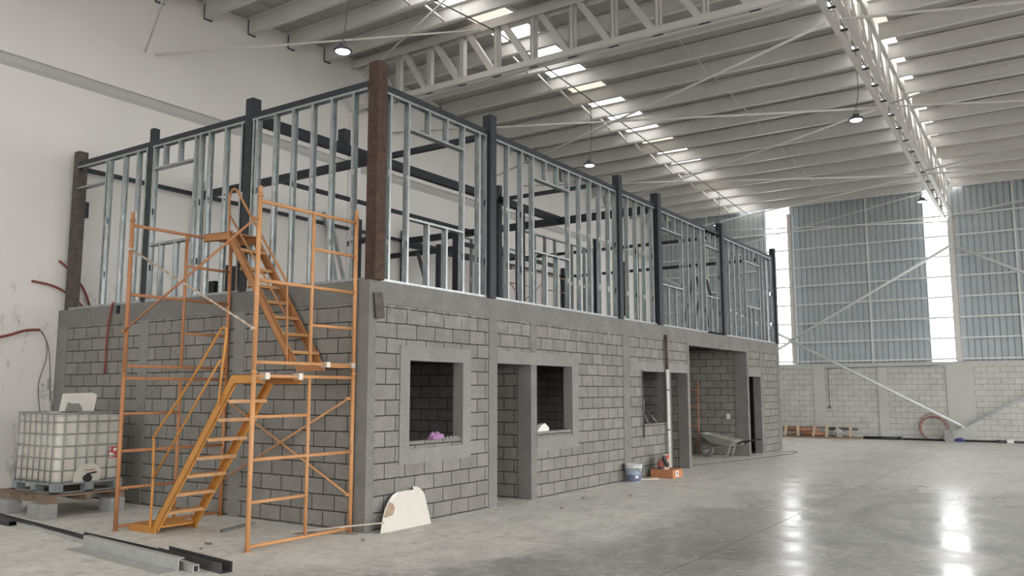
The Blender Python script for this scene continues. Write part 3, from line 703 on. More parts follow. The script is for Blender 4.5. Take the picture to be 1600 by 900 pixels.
lean((-5.2, 7.9, ZS+.01), (-6.2, 8.24, 5.2), 'loose dark stud leaning behind the second front post', 'dark_track')
tag(add('loose_lath', lambda b: bar(b, (-7.3, 7.9, ZS+.01), (-7.4, 8.1, 4.6), .03, .03), 'chalk'), 'thin pale lath standing against the white wall', 'lath')
tag(add('dark_bracket', lambda b: (box(b, (-7.445, .2, 4.88), (-7.39, .38, 5.17)), box(b, (-7.39, .26, 5.0), (-7.385, .32, 5.04))), 'dark_steel'), 'dark square plate on the white wall beside the brown post', 'plate')
tag(add('dark_bracket', lambda b: box(b, (-7.445, .19, 4.47), (-7.40, .25, 4.58)), 'dark_steel'), 'small dark plate on the white wall beside the brown post', 'plate')
tag(add('loose_block', lambda b: prism(b, [(-3.62, .5, ZS), (-3.38, .5, ZS), (-3.55, .5, ZS+.55), (-3.72, .5, ZS+.57)], (0, .2, 0)), 'black'), 'dark upright board piece on the roof slab behind the stair', 'board')
tag(add('loose_block', lambda b: box(b, (-3.98, .5, ZS), (-3.82, .72, ZS+.32)), 'black'), 'dark square block on the roof slab behind the stair', 'block')
tag(add('steel_plate', lambda b: bar(b, (.035, .125, 2.99), (.05, .16, 2.66), .02, .16, (0, 1, 0)), 'rust_grey', bevel=.004), 'rusty steel plate hanging at the top of the near corner', 'plate')

# scaffold and stacked things on the roof slab, seen through the studs
def tower_frame(x, y0, y1, label):
    t = thing('scaffold', (x, (y0+y1)/2, ZS), label, 'scaffold', 'scaffold frames on the office roof')
    for y in (y0, y1): add('leg', lambda b: tube(b, [(x, y, ZS), (x, y, ZS+2.4)], .024, 8), 'orange_old', t)
    for z in (.45, 1.1, 1.75, 2.2): add('rung', lambda b: tube(b, [(x, y0, ZS+z), (x, y1, ZS+z)], .018, 8), 'orange_old', t)
tower_frame(-6.2, 12.0, 13.5, 'orange scaffold frame on the roof, nearer the thick inner post')
tower_frame(-6.2, 14.2, 15.7, 'orange scaffold frame on the roof, farther back')
for a, b_, s in (((-6.2, 12., ZS+2.), (-6.2, 14.2, ZS+.6), 'falling'), ((-6.2, 12., ZS+.6), (-6.2, 14.2, ZS+1.9), 'rising')):
    tag(add('scaffold_brace', lambda b: tube(b, [a, b_], .015, 8), 'orange_old'), '%s orange brace tube on the roof scaffold' % s, 'brace')
def stack(x, y, w, l, h, n, mat, label):
    t = thing('board_stack', (x, y, ZS), label, 'boards')
    for i in range(n): add('board', lambda b: box(b, (x-w/2+.01*(i % 3), y-l/2+.015*(i % 2), ZS+h*i), (x+w/2+.01*(i % 3), y+l/2+.015*(i % 2), ZS+h*i+h*.92)), mat, t)
stack(-5.6, 16.6, 2.2, 1.3, .11, 6, 'galv_flat', 'low grey stack of boards on the roof at the back')
tag(add('site_box', lambda b: (box(b, (-1.5, 9.6, ZS), (-1.15, 10.1, ZS+.28)), box(b, (-1.52, 9.58, ZS+.28), (-1.13, 10.12, ZS+.31))), 'white_print'), 'small white box on the roof behind the stud frame', 'box')
gz = .0
def hose(name, pts, r, mat, label, k=6):
    o = add(name, lambda b: tube(b, smooth_path(pts, k), r, 8), mat); tag(o, label, name.split('_')[-1]); return o
def aframe():
    t = thing('metal_trestle', (-1.6, 15.6, ZS), 'grey metal trestle standing on the roof near the far end', 'trestle')
    for y in (15.2, 16.0):
        for dx in (-.5, .5): add('leg', lambda b: bar(b, (-1.6+dx, y, ZS), (-1.6+dx*.1, y, ZS+1.9), .06, .06), 'dark_track', t)
    add('top_rail', lambda b: bar(b, (-1.6, 14.9, ZS+1.9), (-1.6, 16.3, ZS+1.9), .07, .1), 'galv_flat', t)
    for z in (.6, 1.2): add('cross_rail', lambda b: bar(b, (-2.0+z*.2, 15.2, ZS+z), (-1.2-z*.2, 15.2, ZS+z), .04, .05), 'galv_flat', t)
aframe()
hose('bent_cable', [(-6.4, 7.9, ZS+.01), (-6.42, 8.1, ZS+.45), (-6.4, 8.5, ZS+.72), (-6.3, 8.95, ZS+.6), (-6.2, 9.2, ZS+.02)], .014, 'wire', 'arched dark cable on the roof behind the thick inner post')

# ------------------------------------------------------------------ scaffold tower with two stairs
XL, XR, YN, YF = -2.72, -.2, -1.6, -.05
YM = -.78; R1 = .027
def frame(x, z0, flip, mat, label):
    t = thing('scaffold', (x, (YN+YF)/2, z0), label, 'scaffold', 'scaffold tower frames')
    H = 1.97 if z0 < 1 else 1.98
    legs = {}
    for y in (YN, YF):
        legs[y] = add('leg', lambda b: tube(b, [(x, y, z0), (x, y, z0+H)], R1, 12), mat, t)
    for z in (.05, 1.9) if z0 < 1 else (.055, 1.89):
        add('cross_bar', lambda b: tube(b, [(x, YN+.015, z0+z), (x, YF-.015, z0+z)], .021, 10), mat, t)
    add('mid_post', lambda b: tube(b, [(x, YM, z0+.05), (x, YM, z0+1.89)], .021, 10), mat, t)
    add('cross_bar', lambda b: tube(b, [(x, YN+.015, z0+.98), (x, YF-.015, z0+.98)], .021, 10), mat, t)
    ya, yb = (YM, YF-.015) if flip else (YN+.015, YM)
    for z in (.52, 1.45): add('rung', lambda b: tube(b, [(x, ya, z0+z), (x, yb, z0+z)], .019, 10), mat, t)
    for y in (YN, YF):
        add('spigot', lambda b: (tube(b, [(x, y, z0+H), (x, y, z0+H+.085)], .022, 10), tube(b, [(x, y, z0+H-.035), (x, y, z0+H-.012)], .034, 12)), mat, legs[y])
        if z0 < 1: add('base_plate', lambda b: box(b, (x-.035, y-.035 if y < -1 else y-.03, 0), (x+.035, y+.035, .006)), mat, legs[y])
    return t
frame(XR, 0, False, 'orange', 'orange scaffold frame standing on the floor at the right of the tower')
frame(XL, 0, False, 'orange_old', 'faded orange scaffold frame standing on the floor beside the tank')
frame(XR, 2.0, True, 'orange', 'orange scaffold frame at the upper right of the tower')
frame(XL, 2.0, True, 'orange_old', 'faded orange scaffold frame at the upper left of the tower')
def xbrace(a, b_, mat, label):
    t = thing('cross_brace', [(a[i]+b_[i])/2 for i in range(3)], label, 'brace', 'scaffold cross braces')
    add('tube', lambda b: tube(b, [a, b_], .014, 8), mat, t)
    for p in (a, b_): add('lock_pin', lambda b: tube(b, [Vector(p)-Vector((0, .03, 0)), Vector(p)+Vector((0, .03, 0))], .02, 8), mat, t)
xbrace((XL+.03, YN-.025, 3.57), (XR, YN-.025, 2.43), 'brace_pale', 'worn pale brace falling right across the upper front of the tower')
xbrace((XL+.03, YN-.055, 2.5), (XR, YN-.055, 3.68), 'orange_old', 'orange brace rising right across the upper front of the tower')
xbrace((XL+.03, YF-.05, 1.64), (XR, YF-.05, .46), 'orange', 'orange brace falling right low behind the stair')
xbrace((XL+.03, YF-.08, .46), (XR, YF-.08, 1.64), 'orange', 'orange brace rising right low behind the stair')

def channel(b, pts, y, w, h, s):
    """channel stringer: web in the xz plane, flanges towards s along y"""
    n = len(pts); q = []
    for i, p in enumerate(pts):
        p = Vector((p[0], 0, p[1]))
        d0 = (Vector((pts[i][0], 0, pts[i][1]))-Vector((pts[i-1][0], 0, pts[i-1][1]))).normalized() if i > 0 else None
        d1 = (Vector((pts[i+1][0], 0, pts[i+1][1]))-p).normalized() if i < n-1 else None
        d = d0 if d1 is None else d1 if d0 is None else (d0+d1).normalized()
        nrm = Vector((-d.z, 0, d.x)); k = 1
        if d0 is not None and d1 is not None: k = 1/max(.3, d.dot(d0))
        q.append((p+nrm*h/2*k, p-nrm*h/2*k))
    def strip(A, B, ya, yb):
        pts8 = []
        for i in range(n-1):
            vs = [b.verts.new((v.x, yy, v.z)) for v in (A[i], A[i+1], B[i+1], B[i]) for yy in (ya, yb)]
            for f in ((0, 2, 4, 6), (1, 7, 5, 3), (0, 1, 3, 2), (4, 5, 7, 6), (0, 6, 7, 1), (2, 3, 5, 4)): b.faces.new([vs[k] for k in f])
    A = [a for a, c in q]; B = [c for a, c in q]
    strip(A, B, y, y+s*.006)
    A2 = [a+(c-a)*.06 for a, c in q]; strip(A, A2, y, y+s*w)
    B2 = [c+(a-c)*.06 for a, c in q]; strip(B2, B, y, y+s*w)
def stair(name_label, yA, yB, mir, z0, mat, landing_top, treads):
    """ascends towards +x when mir = 1 (about the tower's middle), towards -x when mir = -1"""
    cx = (XL+XR)/2; X = lambda x: x if mir > 0 else 2*cx-x
    t = thing('scaffold_stair', (cx, (yA+yB)/2, z0), name_label, 'stair')
    path = [(X(x), z0+z) for x, z in landing_top]
    for y, s in ((yA, 1), (yB, -1)):
        add('stringer', lambda b: channel(b, path, y, .04, .11, s), mat, t)
    for x, z in treads:
        add('tread', lambda b: (box(b, (min(X(x-.075), X(x+.075)), yA+.01, z0+z-.02), (max(X(x-.075), X(x+.075)), yB-.01, z0+z+.005)),
                                box(b, (min(X(x-.08), X(x-.074)), yA+.01, z0+z-.035), (max(X(x-.08), X(x-.074)), yB-.01, z0+z+.005)),
                                box(b, (min(X(x+.074), X(x+.08)), yA+.01, z0+z-.035), (max(X(x+.074), X(x+.08)), yB-.01, z0+z+.005))), 'tread', t)
    return t, X
TR = [(-1.99, .27), (-1.80, .5), (-1.61, .73), (-1.43, .95), (-1.24, 1.175), (-1.06, 1.41), (-.89, 1.63)]
s1, X = stair('amber lower scaffold stair rising from the floor to the right', -1.46, -.88, 1, 0, 'amber', [(-2.12, .06), (-.74, 1.87), (-.22, 1.87)], TR)
add('foot_platform', lambda b: ([box(b, (-2.6+.125*i, -1.44, .055), (-2.6+.125*i+.11, -.9, .08)) for i in range(4)], box(b, (-2.62, -1.47, 0), (-2.08, -1.455, .085)), box(b, (-2.62, -.885, 0), (-2.08, -.87, .085)), box(b, (-2.635, -1.47, 0), (-2.62, -.87, .085))), 'amber', s1)
la1 = add('landing', lambda b: ([box(b, (-.78+.11*i, -1.45, 1.9), (-.78+.11*i+.1, -.89, 1.915)) for i in range(5)]), 'amber', s1)
for y in (-1.44, -.95): add('hook', lambda b: (box(b, (-.26, y-.03, 1.865), (-.155, y+.03, 1.94)),), 'clip', la1)
add('handrail', lambda b: tube(b, smooth_path([(-2.16, -1.49, .05), (-2.15, -1.49, .6), (-2.17, -1.49, 1.1), (-2.13, -1.49, 1.22), (-1.6, -1.49, 1.74), (-1.02, -1.49, 2.38), (-.95, -1.49, 2.46), (-.88, -1.49, 2.47), (-.85, -1.49, 2.4), (-.9, -1.49, 2.0), (-.94, -1.49, 1.58)], 5), .016, 10), 'amber', s1)
add('mid_rail', lambda b: tube(b, [(-2.15, -1.49, .66), (-.94, -1.49, 2.1)], .014, 10), 'amber', s1)
TR2 = [(-2.04, .24), (-1.83, .48), (-1.64, .71), (-1.47, .92), (-1.26, 1.15), (-1.1, 1.39), (-.94, 1.66)]
s2, X = stair('orange upper scaffold stair rising to the left', -.53, -.06, -1, 2.0, 'orange_stair', [(-2.14, .06), (-.78, 1.86), (-.22, 1.88)], TR2)
fp2 = add('foot_platform', lambda b: ([box(b, (X(-2.22)+.13*i, -.52, 2.02), (X(-2.22)+.13*i+.12, -.07, 2.045)) for i in range(4)], box(b, (X(-2.2), -.535, 1.98), (XR-.02, -.52, 2.05))), 'orange_stair', s2)
add('landing', lambda b: ([box(b, (X(-.22)+.02+.11*i, -.52, 3.9), (X(-.22)+.02+.11*i+.1, -.07, 3.915)) for i in range(5)]), 'orange_stair', s2)
for y in (-.52, -.09): add('hook', lambda b: box(b, (-.26, y-.03, 2.02), (-.155, y+.03, 2.085)), 'clip', fp2)
add('handrail', lambda b: tube(b, smooth_path([(-2.12, -.55, 3.72), (-2.13, -.55, 4.2), (-2.14, -.55, 4.38), (-2.08, -.55, 4.49), (-1.99, -.55, 4.47), (-1.9, -.55, 4.36), (-1.3, -.55, 3.6), (-.98, -.55, 3.2), (-.92, -.55, 3.1), (-.9, -.55, 2.9), (-.87, -.55, 2.1)], 5), .016, 10), 'orange_stair', s2)
add('mid_rail', lambda b: tube(b, [(-2.12, -.55, 4.14), (-.92, -.55, 2.7)], .014, 10), 'orange_stair', s2)

# ------------------------------------------------------------------ tank on pallets, by the white wall
TXa, TXb, TYa, TYb = -5.72, -4.55, -1.43, -.42
def loose(x0, y0, x1, y1, h, label):
    def bld(b):
        box(b, (x0, y0, 0), (x1, y1, h))
    o = add('concrete_block', bld, 'loose_block', bevel=.008); tag(o, label, 'block', 'loose grey concrete blocks'); return o
loose(-4.74, -1.68, -4.36, -1.46, .2, 'grey block under the near corner of the wooden pallet')
loose(-5.75, -1.66, -5.37, -1.44, .2, 'grey block under the left end of the wooden pallet')
loose(-4.62, -.72, -4.32, -.5, .2, 'grey block under the pallet just left of the scaffold leg')
wp = thing('wooden_pallet', (-5.14, -1.0, .2), 'weathered wooden pallet on grey blocks under the white tank', 'pallet')
for i in range(3):
    y = -1.55+.5*i
    add('bearer', lambda b: box(b, (-5.95, y, .2), (-4.4, y+.09, .285)), 'wood', wp)
for i in range(8):
    x = -5.95+.205*i
    add('deck_board', lambda b: box(b, (x, -1.6, .285), (x+.13, -.42, .305)), 'wood', wp)
ib = thing('liquid_tank', ((TXa+TXb)/2, (TYa+TYb)/2, .31), 'white plastic tank in a wire cage beside the white wall', 'tank')
def tankbody(b):
    box(b, (TXa+.015, TYa+.015, .445), (TXb-.015, TYb-.015, 1.39))
    bmesh.ops.bevel(b, geom=[e for e in b.edges], offset=.075, segments=4, affect='EDGES', profile=.5)
    for f in b.faces: f.smooth = True
tk = add('tank_body', tankbody, 'tank', ib)
add('lid', lambda b: lathe(b, [(.1, 0), (.105, .02), (.1, .05), (.03, .055)], ((TXa+TXb)/2-.3, (TYa+TYb)/2-.1, 1.38), 20), 'tank', tk)
def cage_ring(b, z, r):
    pts = []; c = .1
    for (x, y), a0 in (((TXb-c, TYb-c), 0), ((TXa+c, TYb-c), 90), ((TXa+c, TYa+c), 180), ((TXb-c, TYa+c), 270)):
        for k in range(5):
            a = RAD(a0+22.5*k); pts.append((x+c*math.cos(a), y+c*math.sin(a), z))
    tube(b, pts, r, 8, closed=True)
for z in (.62, .79, .96, 1.13, 1.3): add('cage_bar', lambda b: cage_ring(b, z, .011), 'cage', ib)
add('cage_rim', lambda b: cage_ring(b, 1.42, .015), 'cage', ib)
for i in range(7):
    x = TXa+.1+(TXb-TXa-.2)*i/6
    for y in (TYa-.012, TYb+.012): add('cage_upright', lambda b: tube(b, [(x, y, .44), (x, y, 1.42)], .011, 6), 'cage', ib)
for i in range(6):
    y = TYa+.1+(TYb-TYa-.2)*(0, .22, .42, .58, .8, 1)[i]
    for x in (TXb+.012, TXa-.012): add('cage_upright', lambda b: tube(b, [(x, y, .44), (x, y, 1.42)], .011, 6), 'cage', ib)
add('base_frame', lambda b: (box(b, (TXa, TYa, .42), (TXb, TYb, .45)), box(b, (TXa, TYa, .31), (TXb, TYa+.05, .325)), box(b, (TXb-.05, TYa, .31), (TXb, TYb, .325))), 'pallet_steel', ib)
for x in (TXa, (TXa+TXb)/2-.06, TXb-.13):
    for y in (TYa, (TYa+TYb)/2-.06, TYb-.13):
        if y > TYa+.1 and x < TXb-.2: continue
        add('foot', lambda b: box(b, (x, y, .312), (x+.13, y+.13, .42)), 'pallet_steel', ib)
vy = -1.0
v_ = add('valve', lambda b: (tube(b, [(TXb-.1, vy, .5), (TXb+.09, vy, .5)], .045, 14), tube(b, [(TXb+.06, vy, .5), (TXb+.1, vy, .5)], .055, 14)), 'black', ib)
add('valve_handle', lambda b: bar(b, (TXb+.05, vy, .555), (TXb+.05, vy+.14, .575), .025, .02), 'black', v_)
add('valve_plate', lambda b: prism(b, [(TXb+.022, vy-.18, .45), (TXb+.022, vy+.2, .45), (TXb+.022, vy+.24, .6), (TXb+.022, vy+.12, .7), (TXb+.022, vy-.08, .69), (TXb+.022, vy-.18, .57)], (.004, 0, 0)), 'tank', ib)
add('red_tag', lambda b: box(b, (TXb+.03, vy-.02, .605), (TXb+.034, vy+.13, .615)), 'red_label', ib)
lb = add('label', lambda b: box(b, (TXb+.0, -.66, .76), (TXb+.006, -.53, .92)), 'red_label', ib)
add('label_print', lambda b: [box(b, (TXb+.006, y0, z0), (TXb+.008, y1, z1)) for y0, y1, z0, z1 in ((-.652, -.6, .77, .84), (-.59, -.54, .855, .9), (-.652, -.632, .86, .91), (-.59, -.575, .775, .83))], 'white_print', lb)
q = lambda pts: [Vector(p_) for p_ in pts]
tag(add('broken_board', lambda b: prism(b, q([(-5.261, -1.057, 1.437), (-5.039, -.641, 1.437), (-5.024+.0, -.614, 1.68), (-5.05, -.664, 1.714), (-5.243, -1.024, 1.701)]), (-.0132, .007, 0)), 'board'), 'broken white board standing on top of the tank', 'board')
tag(add('broken_board', lambda b: prism(b, q([(-5.2, -.995, 1.437), (-5.09, -.79, 1.437), (-5.1, -.808, 1.5), (-5.115, -.835, 1.555), (-5.16, -.92, 1.55), (-5.185, -.965, 1.575)]), (-.0132, .007, 0)), 'concrete'), 'small grey broken piece in front of the white board on the tank', 'board')
# hoses on the white wall and the office end
def hose(name, pts, r, mat, label, k=6):
    o = add(name, lambda b: tube(b, smooth_path(pts, k), r, 8), mat); tag(o, label, name.split('_')[-1]); return o
hw = WX+.05
hose('red_hose', [(hw, -1.9, 2.42), (hw, -.95, 2.64), (hw, -.6, 2.76), (hw, -.34, 2.79)], .022, 'red', 'red hose on the white wall, bending over above the tank')
hose('grey_wire', [(hw, -.34, 2.79), (hw, -.22, 2.6), (hw, -.2, 2.3), (hw, -.3, 1.86), (hw, -.25, 1.42), (hw+.05, -.22, 1.0)], .008, 'wire', 'left grey wire hanging from the red hose to the tank top')
hose('grey_wire', [(hw, -.3, 2.76), (hw+.01, -.18, 2.5), (hw+.02, -.13, 2.1), (hw, -.1, 1.75), (hw, -.04, 1.45), (hw, -.02, 1.0)], .008, 'wire', 'right grey wire hanging from the red hose to the tank top')
hose('red_hose', [(hw, -.53, 3.62), (hw, -.2, 3.58), (hw, .06, 3.48), (hw, .3, 3.33), (hw, .45, 3.16)], .02, 'red', 'lower red hose coming out of the wall beside the brown post')
hose('red_hose', [(hw, -.09, 4.03), (hw, .06, 3.92), (hw, .24, 3.75), (hw, .42, 3.5), (hw, .55, 3.16)], .02, 'red', 'upper red hose curving down behind the brown post')
hose('red_hose', [(-5.74, -.02, 3.2), (-5.77, -.045, 3.0), (-5.82, -.05, 2.6), (-5.83, -.04, 2.02)], .017, 'red', 'red hose hanging down the block end wall')
tag(add('wall_bracket', lambda b: box(b, (-5.6, -.05, 3.0), (-5.55, -.012, 3.13)), 'black'), 'small black bracket on the ring beam beside the hanging hose', 'bracket')

# ------------------------------------------------------------------ things along the office front
pipe = thing('standing_pipe', (.07, 9.18, 0), 'tall pipe propped on the front between the third window and doorway', 'pipe')
lp = add('lower_pipe', lambda b: tube(b, [(.07, 9.2, .0), (.065, 9.19, 2.2)], .036, 12), 'white_pipe', pipe)
add('upper_pipe', lambda b: tube(b, [(.065, 9.19, 2.2), (.06, 9.18, 2.95)], .033, 12), 'rust_grey', pipe)
for z in (.9, 1.75): add('band', lambda b: lathe(b, [(.039, 0), (.039, .02)], (.067, 9.195, z), 12), 'rust', lp)
tag(add('thin_rod', lambda b: tube(b, [(.035, 8.02, .78), (.035, 8.0, 2.16)], .014, 8), 'rust_grey'), 'thin rusty rod along the left edge of the third window', 'rod')
hose('bent_wire', [(-.02, 8.04, 1.75), (-.06, 8.12, 1.8), (-.05, 8.25, 1.72), (-.05, 8.12, 1.58), (-.02, 8.05, 1.52)], .007, 'wire', 'bent wire at the edge of the third window')
for i, (y, z) in enumerate(((8.25, .5), (8.5, .22), (8.95, .25))):
    tag(add('thin_rod', lambda b: tube(b, [(-.08, y, 1.06), (-.1-.08*i, y+.1-.1*i, 1.06+z)], .009, 6), 'galv'), '%s thin bar standing on the sill of the third window' % ORD[i], 'rod')
tag(add('broken_block', lambda b: prism(b, [(-.03, 4.05, 1.07), (-.03, 4.42, 1.07), (-.03, 4.43, 1.12), (-.03, 4.3, 1.2), (-.03, 4.18, 1.17)], (-.09, 0, 0)), 'white_print'), 'white broken lump on the sill of the second window', 'rubble')
def cloth(b):
    bmesh.ops.create_icosphere(b, subdivisions=4, radius=1)
    rnd = random.Random(3); off = [Vector((rnd.uniform(-9, 9), rnd.uniform(-9, 9), rnd.uniform(-9, 9))) for _ in range(3)]
    from mathutils import noise as mn
    for v in b.verts:
        d = v.co.normalized(); k = 1+.45*mn.noise(d*2.2+off[0])+.3*mn.noise(d*5+off[1])
        c = d*k; v.co = (c.x*.075-.075, c.y*.12+1.45, max(0, c.z*.07+.02)+1.071)
    for f in b.faces: f.smooth = True
tag(add('crumpled_cloth', cloth, 'pink'), 'crumpled mauve cloth on the sill of the near window', 'cloth')
rs = random.Random(5)
for i in range(5):
    y = 1.6+.075*i; s = rs.uniform(.015, .03)
    tag(add('rubble_piece', lambda b: prism(b, [(-.08, y, 1.07), (-.08+s*1.5, y, 1.07), (-.08+s, y, 1.07+s), (-.08, y, 1.07+s*.8)], (0, s*1.6, 0)), 'loose_block'), 'small grey rubble crumb on the near window sill right of the cloth', 'rubble', 'crumbs on the near sill')

# broken plasterboard leaning at the near corner
def lerp_board(y, z): # board leans on the front
    return (.2-z*.32, y, z)
bd = thing('leaning_board', (.2, .55, 0), 'broken white plasterboard piece leaning on the front by the corner', 'board')
OUT = [(.06, .0), (1.03, .0), (1.03, .38), (.965, .453), (.908, .478), (.84, .488), (.838, .446), (.69, .448), (.52, .446), (.42, .42), (.35, .377), (.235, .274), (.15, .156)]
add('panel', lambda b: prism(b, [lerp_board(y, z) for y, z in OUT], (.012, 0, .004)), 'board', bd)
add('torn_edge', lambda b: prism(b, [(p[0]+.0125, p[1], p[2]+.0045) for p in (lerp_board(y, z) for y, z in [(.17, .17), (.25, .172), (.347, .185), (.407, .255), (.39, .315), (.33, .34), (.25, .27)])], (.002, 0, .001)), 'paper', bd)
add('torn_edge', lambda b: prism(b, [(p[0]+.0125, p[1], p[2]+.0045) for p in (lerp_board(y, z) for y, z in [(.34, .345), (.37, .36), (.46, .4), (.52, .435), (.5, .44), (.43, .417), (.36, .372)])], (.004, 0, .001)), 'white_print', bd)
tag(add('loose_stick', lambda b: bar(b, (-.7, -.55, .025), (.22, .12, .13), .018, .018), 'chalk'), 'thin stick from the floor to the leaning white board', 'stick')
tag(add('loose_stick', lambda b: bar(b, (-.68, -.5, .012), (.0, -.12, .012), .025, .02), 'debris'), 'dark stick lying beside the corner column', 'stick')

# bucket
bk = thing('plastic_bucket', (.21, 7.15, 0), 'dusty plastic bucket with a blue label beside the front column', 'bucket')
bc = (.21, 7.15, 0)
add('shell', lambda b: lathe(b, [(.135, 0), (.158, .27), (.166, .27), (.166, .285), (.16, .29), (.163, .315), (.172, .318), (.172, .345), (.158, .345), (.152, .3), (.13, .04), (.02, .03)], bc, 32), 'bucket', bk)
def wrap(b, z0, z1, r0, r1, a0, a1, n=18):
    A = [(math.cos(RAD(a0+(a1-a0)*i/n)), math.sin(RAD(a0+(a1-a0)*i/n))) for i in range(n+1)]
    lo = [b.verts.new((bc[0]+c*r0, bc[1]+s*r0, z0)) for c, s in A]; hi = [b.verts.new((bc[0]+c*r1, bc[1]+s*r1, z1)) for c, s in A]
    for i in range(n): b.faces.new((lo[i], lo[i+1], hi[i+1], hi[i]))
lb2 = add('label', lambda b: wrap(b, .02, .14, .139, .149, -140, 20), 'blue_label', bk)
add('label', lambda b: wrap(b, .14, .235, .149, .1565, -140, 20), 'sky_label', bk)
def chev(b):
    for a, z0, z1 in ((-52, .13, .09), (-47, .09, .12), (-42, .12, .09), (-37, .09, .13)):
        p = []
        for aa, z in ((a, z0), (a+5, z1)):
            p.append(Vector((bc[0]+math.cos(RAD(aa))*.153, bc[1]+math.sin(RAD(aa))*.153, z)))
        bar(b, p[0], p[1], .004, .02)
add('emblem', chev, 'white_print', lb2)
add('handle', lambda b: tube(b, smooth_path([(bc[0]+.12, bc[1]-.12, .28), (bc[0]+.17, bc[1]-.04, .2), (bc[0]+.165, bc[1]+.03, .17), (bc[0]+.12, bc[1]+.13, .28)]), .004, 6), 'wire', bk)

# carton tray with sacks
ct = thing('carton_tray', (.36, 8.37, 0), 'low orange carton by the front, holding sacks', 'box')
cx0, cx1, cy0, cy1, ch = .12, .6, 8.12, 8.62, .17
for nm, lo, hi in (('base', (cx0, cy0, 0), (cx1, cy1, .01)), ('side', (cx0, cy0, .01), (cx1, cy0+.01, ch)), ('side', (cx0, cy1-.01, .01), (cx1, cy1, ch)), ('side', (cx0, cy0+.01, .01), (cx0+.01, cy1-.01, ch)), ('side', (cx1-.01, cy0+.01, .01), (cx1, cy1-.01, ch))):
    add(nm, lambda b: box(b, lo, hi), 'carton', ct)
lb3 = add('label', lambda b: box(b, (cx1, 8.27, .03), (cx1+.003, 8.4, .14)), 'white_print', ct)
add('label_print', lambda b: box(b, (cx1+.003, 8.31, .06), (cx1+.005, 8.36, .12)), 'dark_print', lb3)
def sackmesh(b, c, sx, sy, sz, tilt=0):
    box(b, (-sx/2, -sy/2, 0), (sx/2, sy/2, sz))
    bmesh.ops.subdivide_edges(b, edges=b.edges[:], cuts=5, use_grid_fill=True)
    from mathutils import noise as mn
    for v in b.verts:
        t = v.co.z/sz; pin = 1-.55*max(0, t-.75)*4*.6
        v.co.x *= (1-.25*abs(t-.4))*pin; v.co.y *= (1-.1*abs(t-.4))
        v.co += Vector((mn.noise(v.co*9), mn.noise(v.co*9+Vector((5, 0, 0))), mn.noise(v.co*9+Vector((0, 5, 0)))*.3))*.012
        v.co.y += tilt*v.co.z
        v.co += Vector(c)
    for f in b.faces: f.smooth = True
sk = thing('paper_sack', (.25, 8.46, .012), 'beige paper sack standing in the orange carton', 'sack')
add('body', lambda b: sackmesh(b, (.26, 8.44, .012), .15, .26, .43, .12), 'sack', sk)
add('red_print', lambda b: (box(b, (.315, 8.45, .345), (.325, 8.58, .425)),), 'red_label', sk)
pk = thing('dark_packet', (.3, 8.22, .012), 'red and dark blue packet in the orange carton', 'packet')
add('lower_half', lambda b: sackmesh(b, (.3, 8.22, .012), .08, .13, .22), 'dull_navy', pk)
add('upper_half', lambda b: sackmesh(b, (.3, 8.22, .2), .078, .128, .14), 'dull_red', pk)
tag(add('black_tool_case', lambda b: bar(b, (.335, 8.26, .42), (.405, 8.35, .22), .05, .12, (0, 1, 0)), 'black', bevel=.015), 'black tool case leaning on the beige sack', 'case')
tag(add('floor_debris', lambda b: (bar(b, (.15, 7.5, .01), (.35, 7.95, .015), .03, .02), bar(b, (.3, 7.6, .008), (.45, 7.85, .01), .02, .014)), 'chalk'), 'pale scraps on the floor between the bucket and the carton', 'debris')

# wheelbarrow in the passage
wb = thing('wheelbarrow', (-.6, 14.0, 0), 'dusty grey wheelbarrow standing in the wide passage', 'wheelbarrow')
def tray(b):
    top = [(-1.0, 13.72, .62), (-1.0, 14.28, .62), (-.06, 14.32, .45), (-.06, 13.68, .45)]
    bot = [(-.76, 13.84, .36), (-.76, 14.16, .36), (-.28, 14.18, .3), (-.28, 13.82, .3)]
    t = [b.verts.new(p) for p in top]; o = [b.verts.new(p) for p in bot]; c = Vector((-.53, 14, .5))
    ti = [b.verts.new(Vector(p)+(c-Vector(p)).normalized()*.015+Vector((0, 0, .004))) for p in top]; oi = [b.verts.new(Vector(p)+Vector((0, 0, .012))) for p in bot]
    b.faces.new(o); b.faces.new(oi[::-1])
    for i in range(4):
        j = (i+1) % 4
        b.faces.new((t[i], t[j], o[j], o[i])); b.faces.new((ti[i], oi[i], oi[j], ti[j])); b.faces.new((t[i], ti[i], ti[j], t[j]))
add('tray', tray, 'barrow', wb)
add('rim', lambda b: tube(b, [(-1.0, 13.72, .62), (-1.0, 14.28, .62), (-.06, 14.32, .45), (-.06, 13.68, .45)], .013, 8, closed=True), 'barrow', wb)
def wheel(b):
    n = 28; R, r = .15, .045
    tube(b, [(-.92+R*math.cos(2*PI*k/n), 14., .197+R*math.sin(2*PI*k/n)) for k in range(n)], r, 10, closed=True)
wh = add('wheel', wheel, 'rubber', wb)
add('wheel_hub', lambda b: tube(b, [(-.92, 13.97, .197), (-.92, 14.03, .197)], .1, 16), 'barrow', wh)
for s in (-1, 1):
    add('frame_bar', lambda b: tube(b, [(-1.0, 14+s*.06, .2), (-.75, 14+s*.09, .26), (-.3, 14+s*.2, .29), (0, 14+s*.26, .36)], .016, 8), 'barrow', wb)
    add('handle', lambda b: tube(b, [(0, 14+s*.26, .36), (.18, 14+s*.28, .44), (.3, 14+s*.28, .47), (.48, 14+s*.28, .48)], .018, 8), 'black', wb)
    add('leg', lambda b: tube(b, [(-.62, 14+s*.12, .28), (-.4, 14+s*.2, .02), (-.3, 14+s*.2, .02), (-.22, 14+s*.2, .3)], .014, 8), 'barrow', wb)
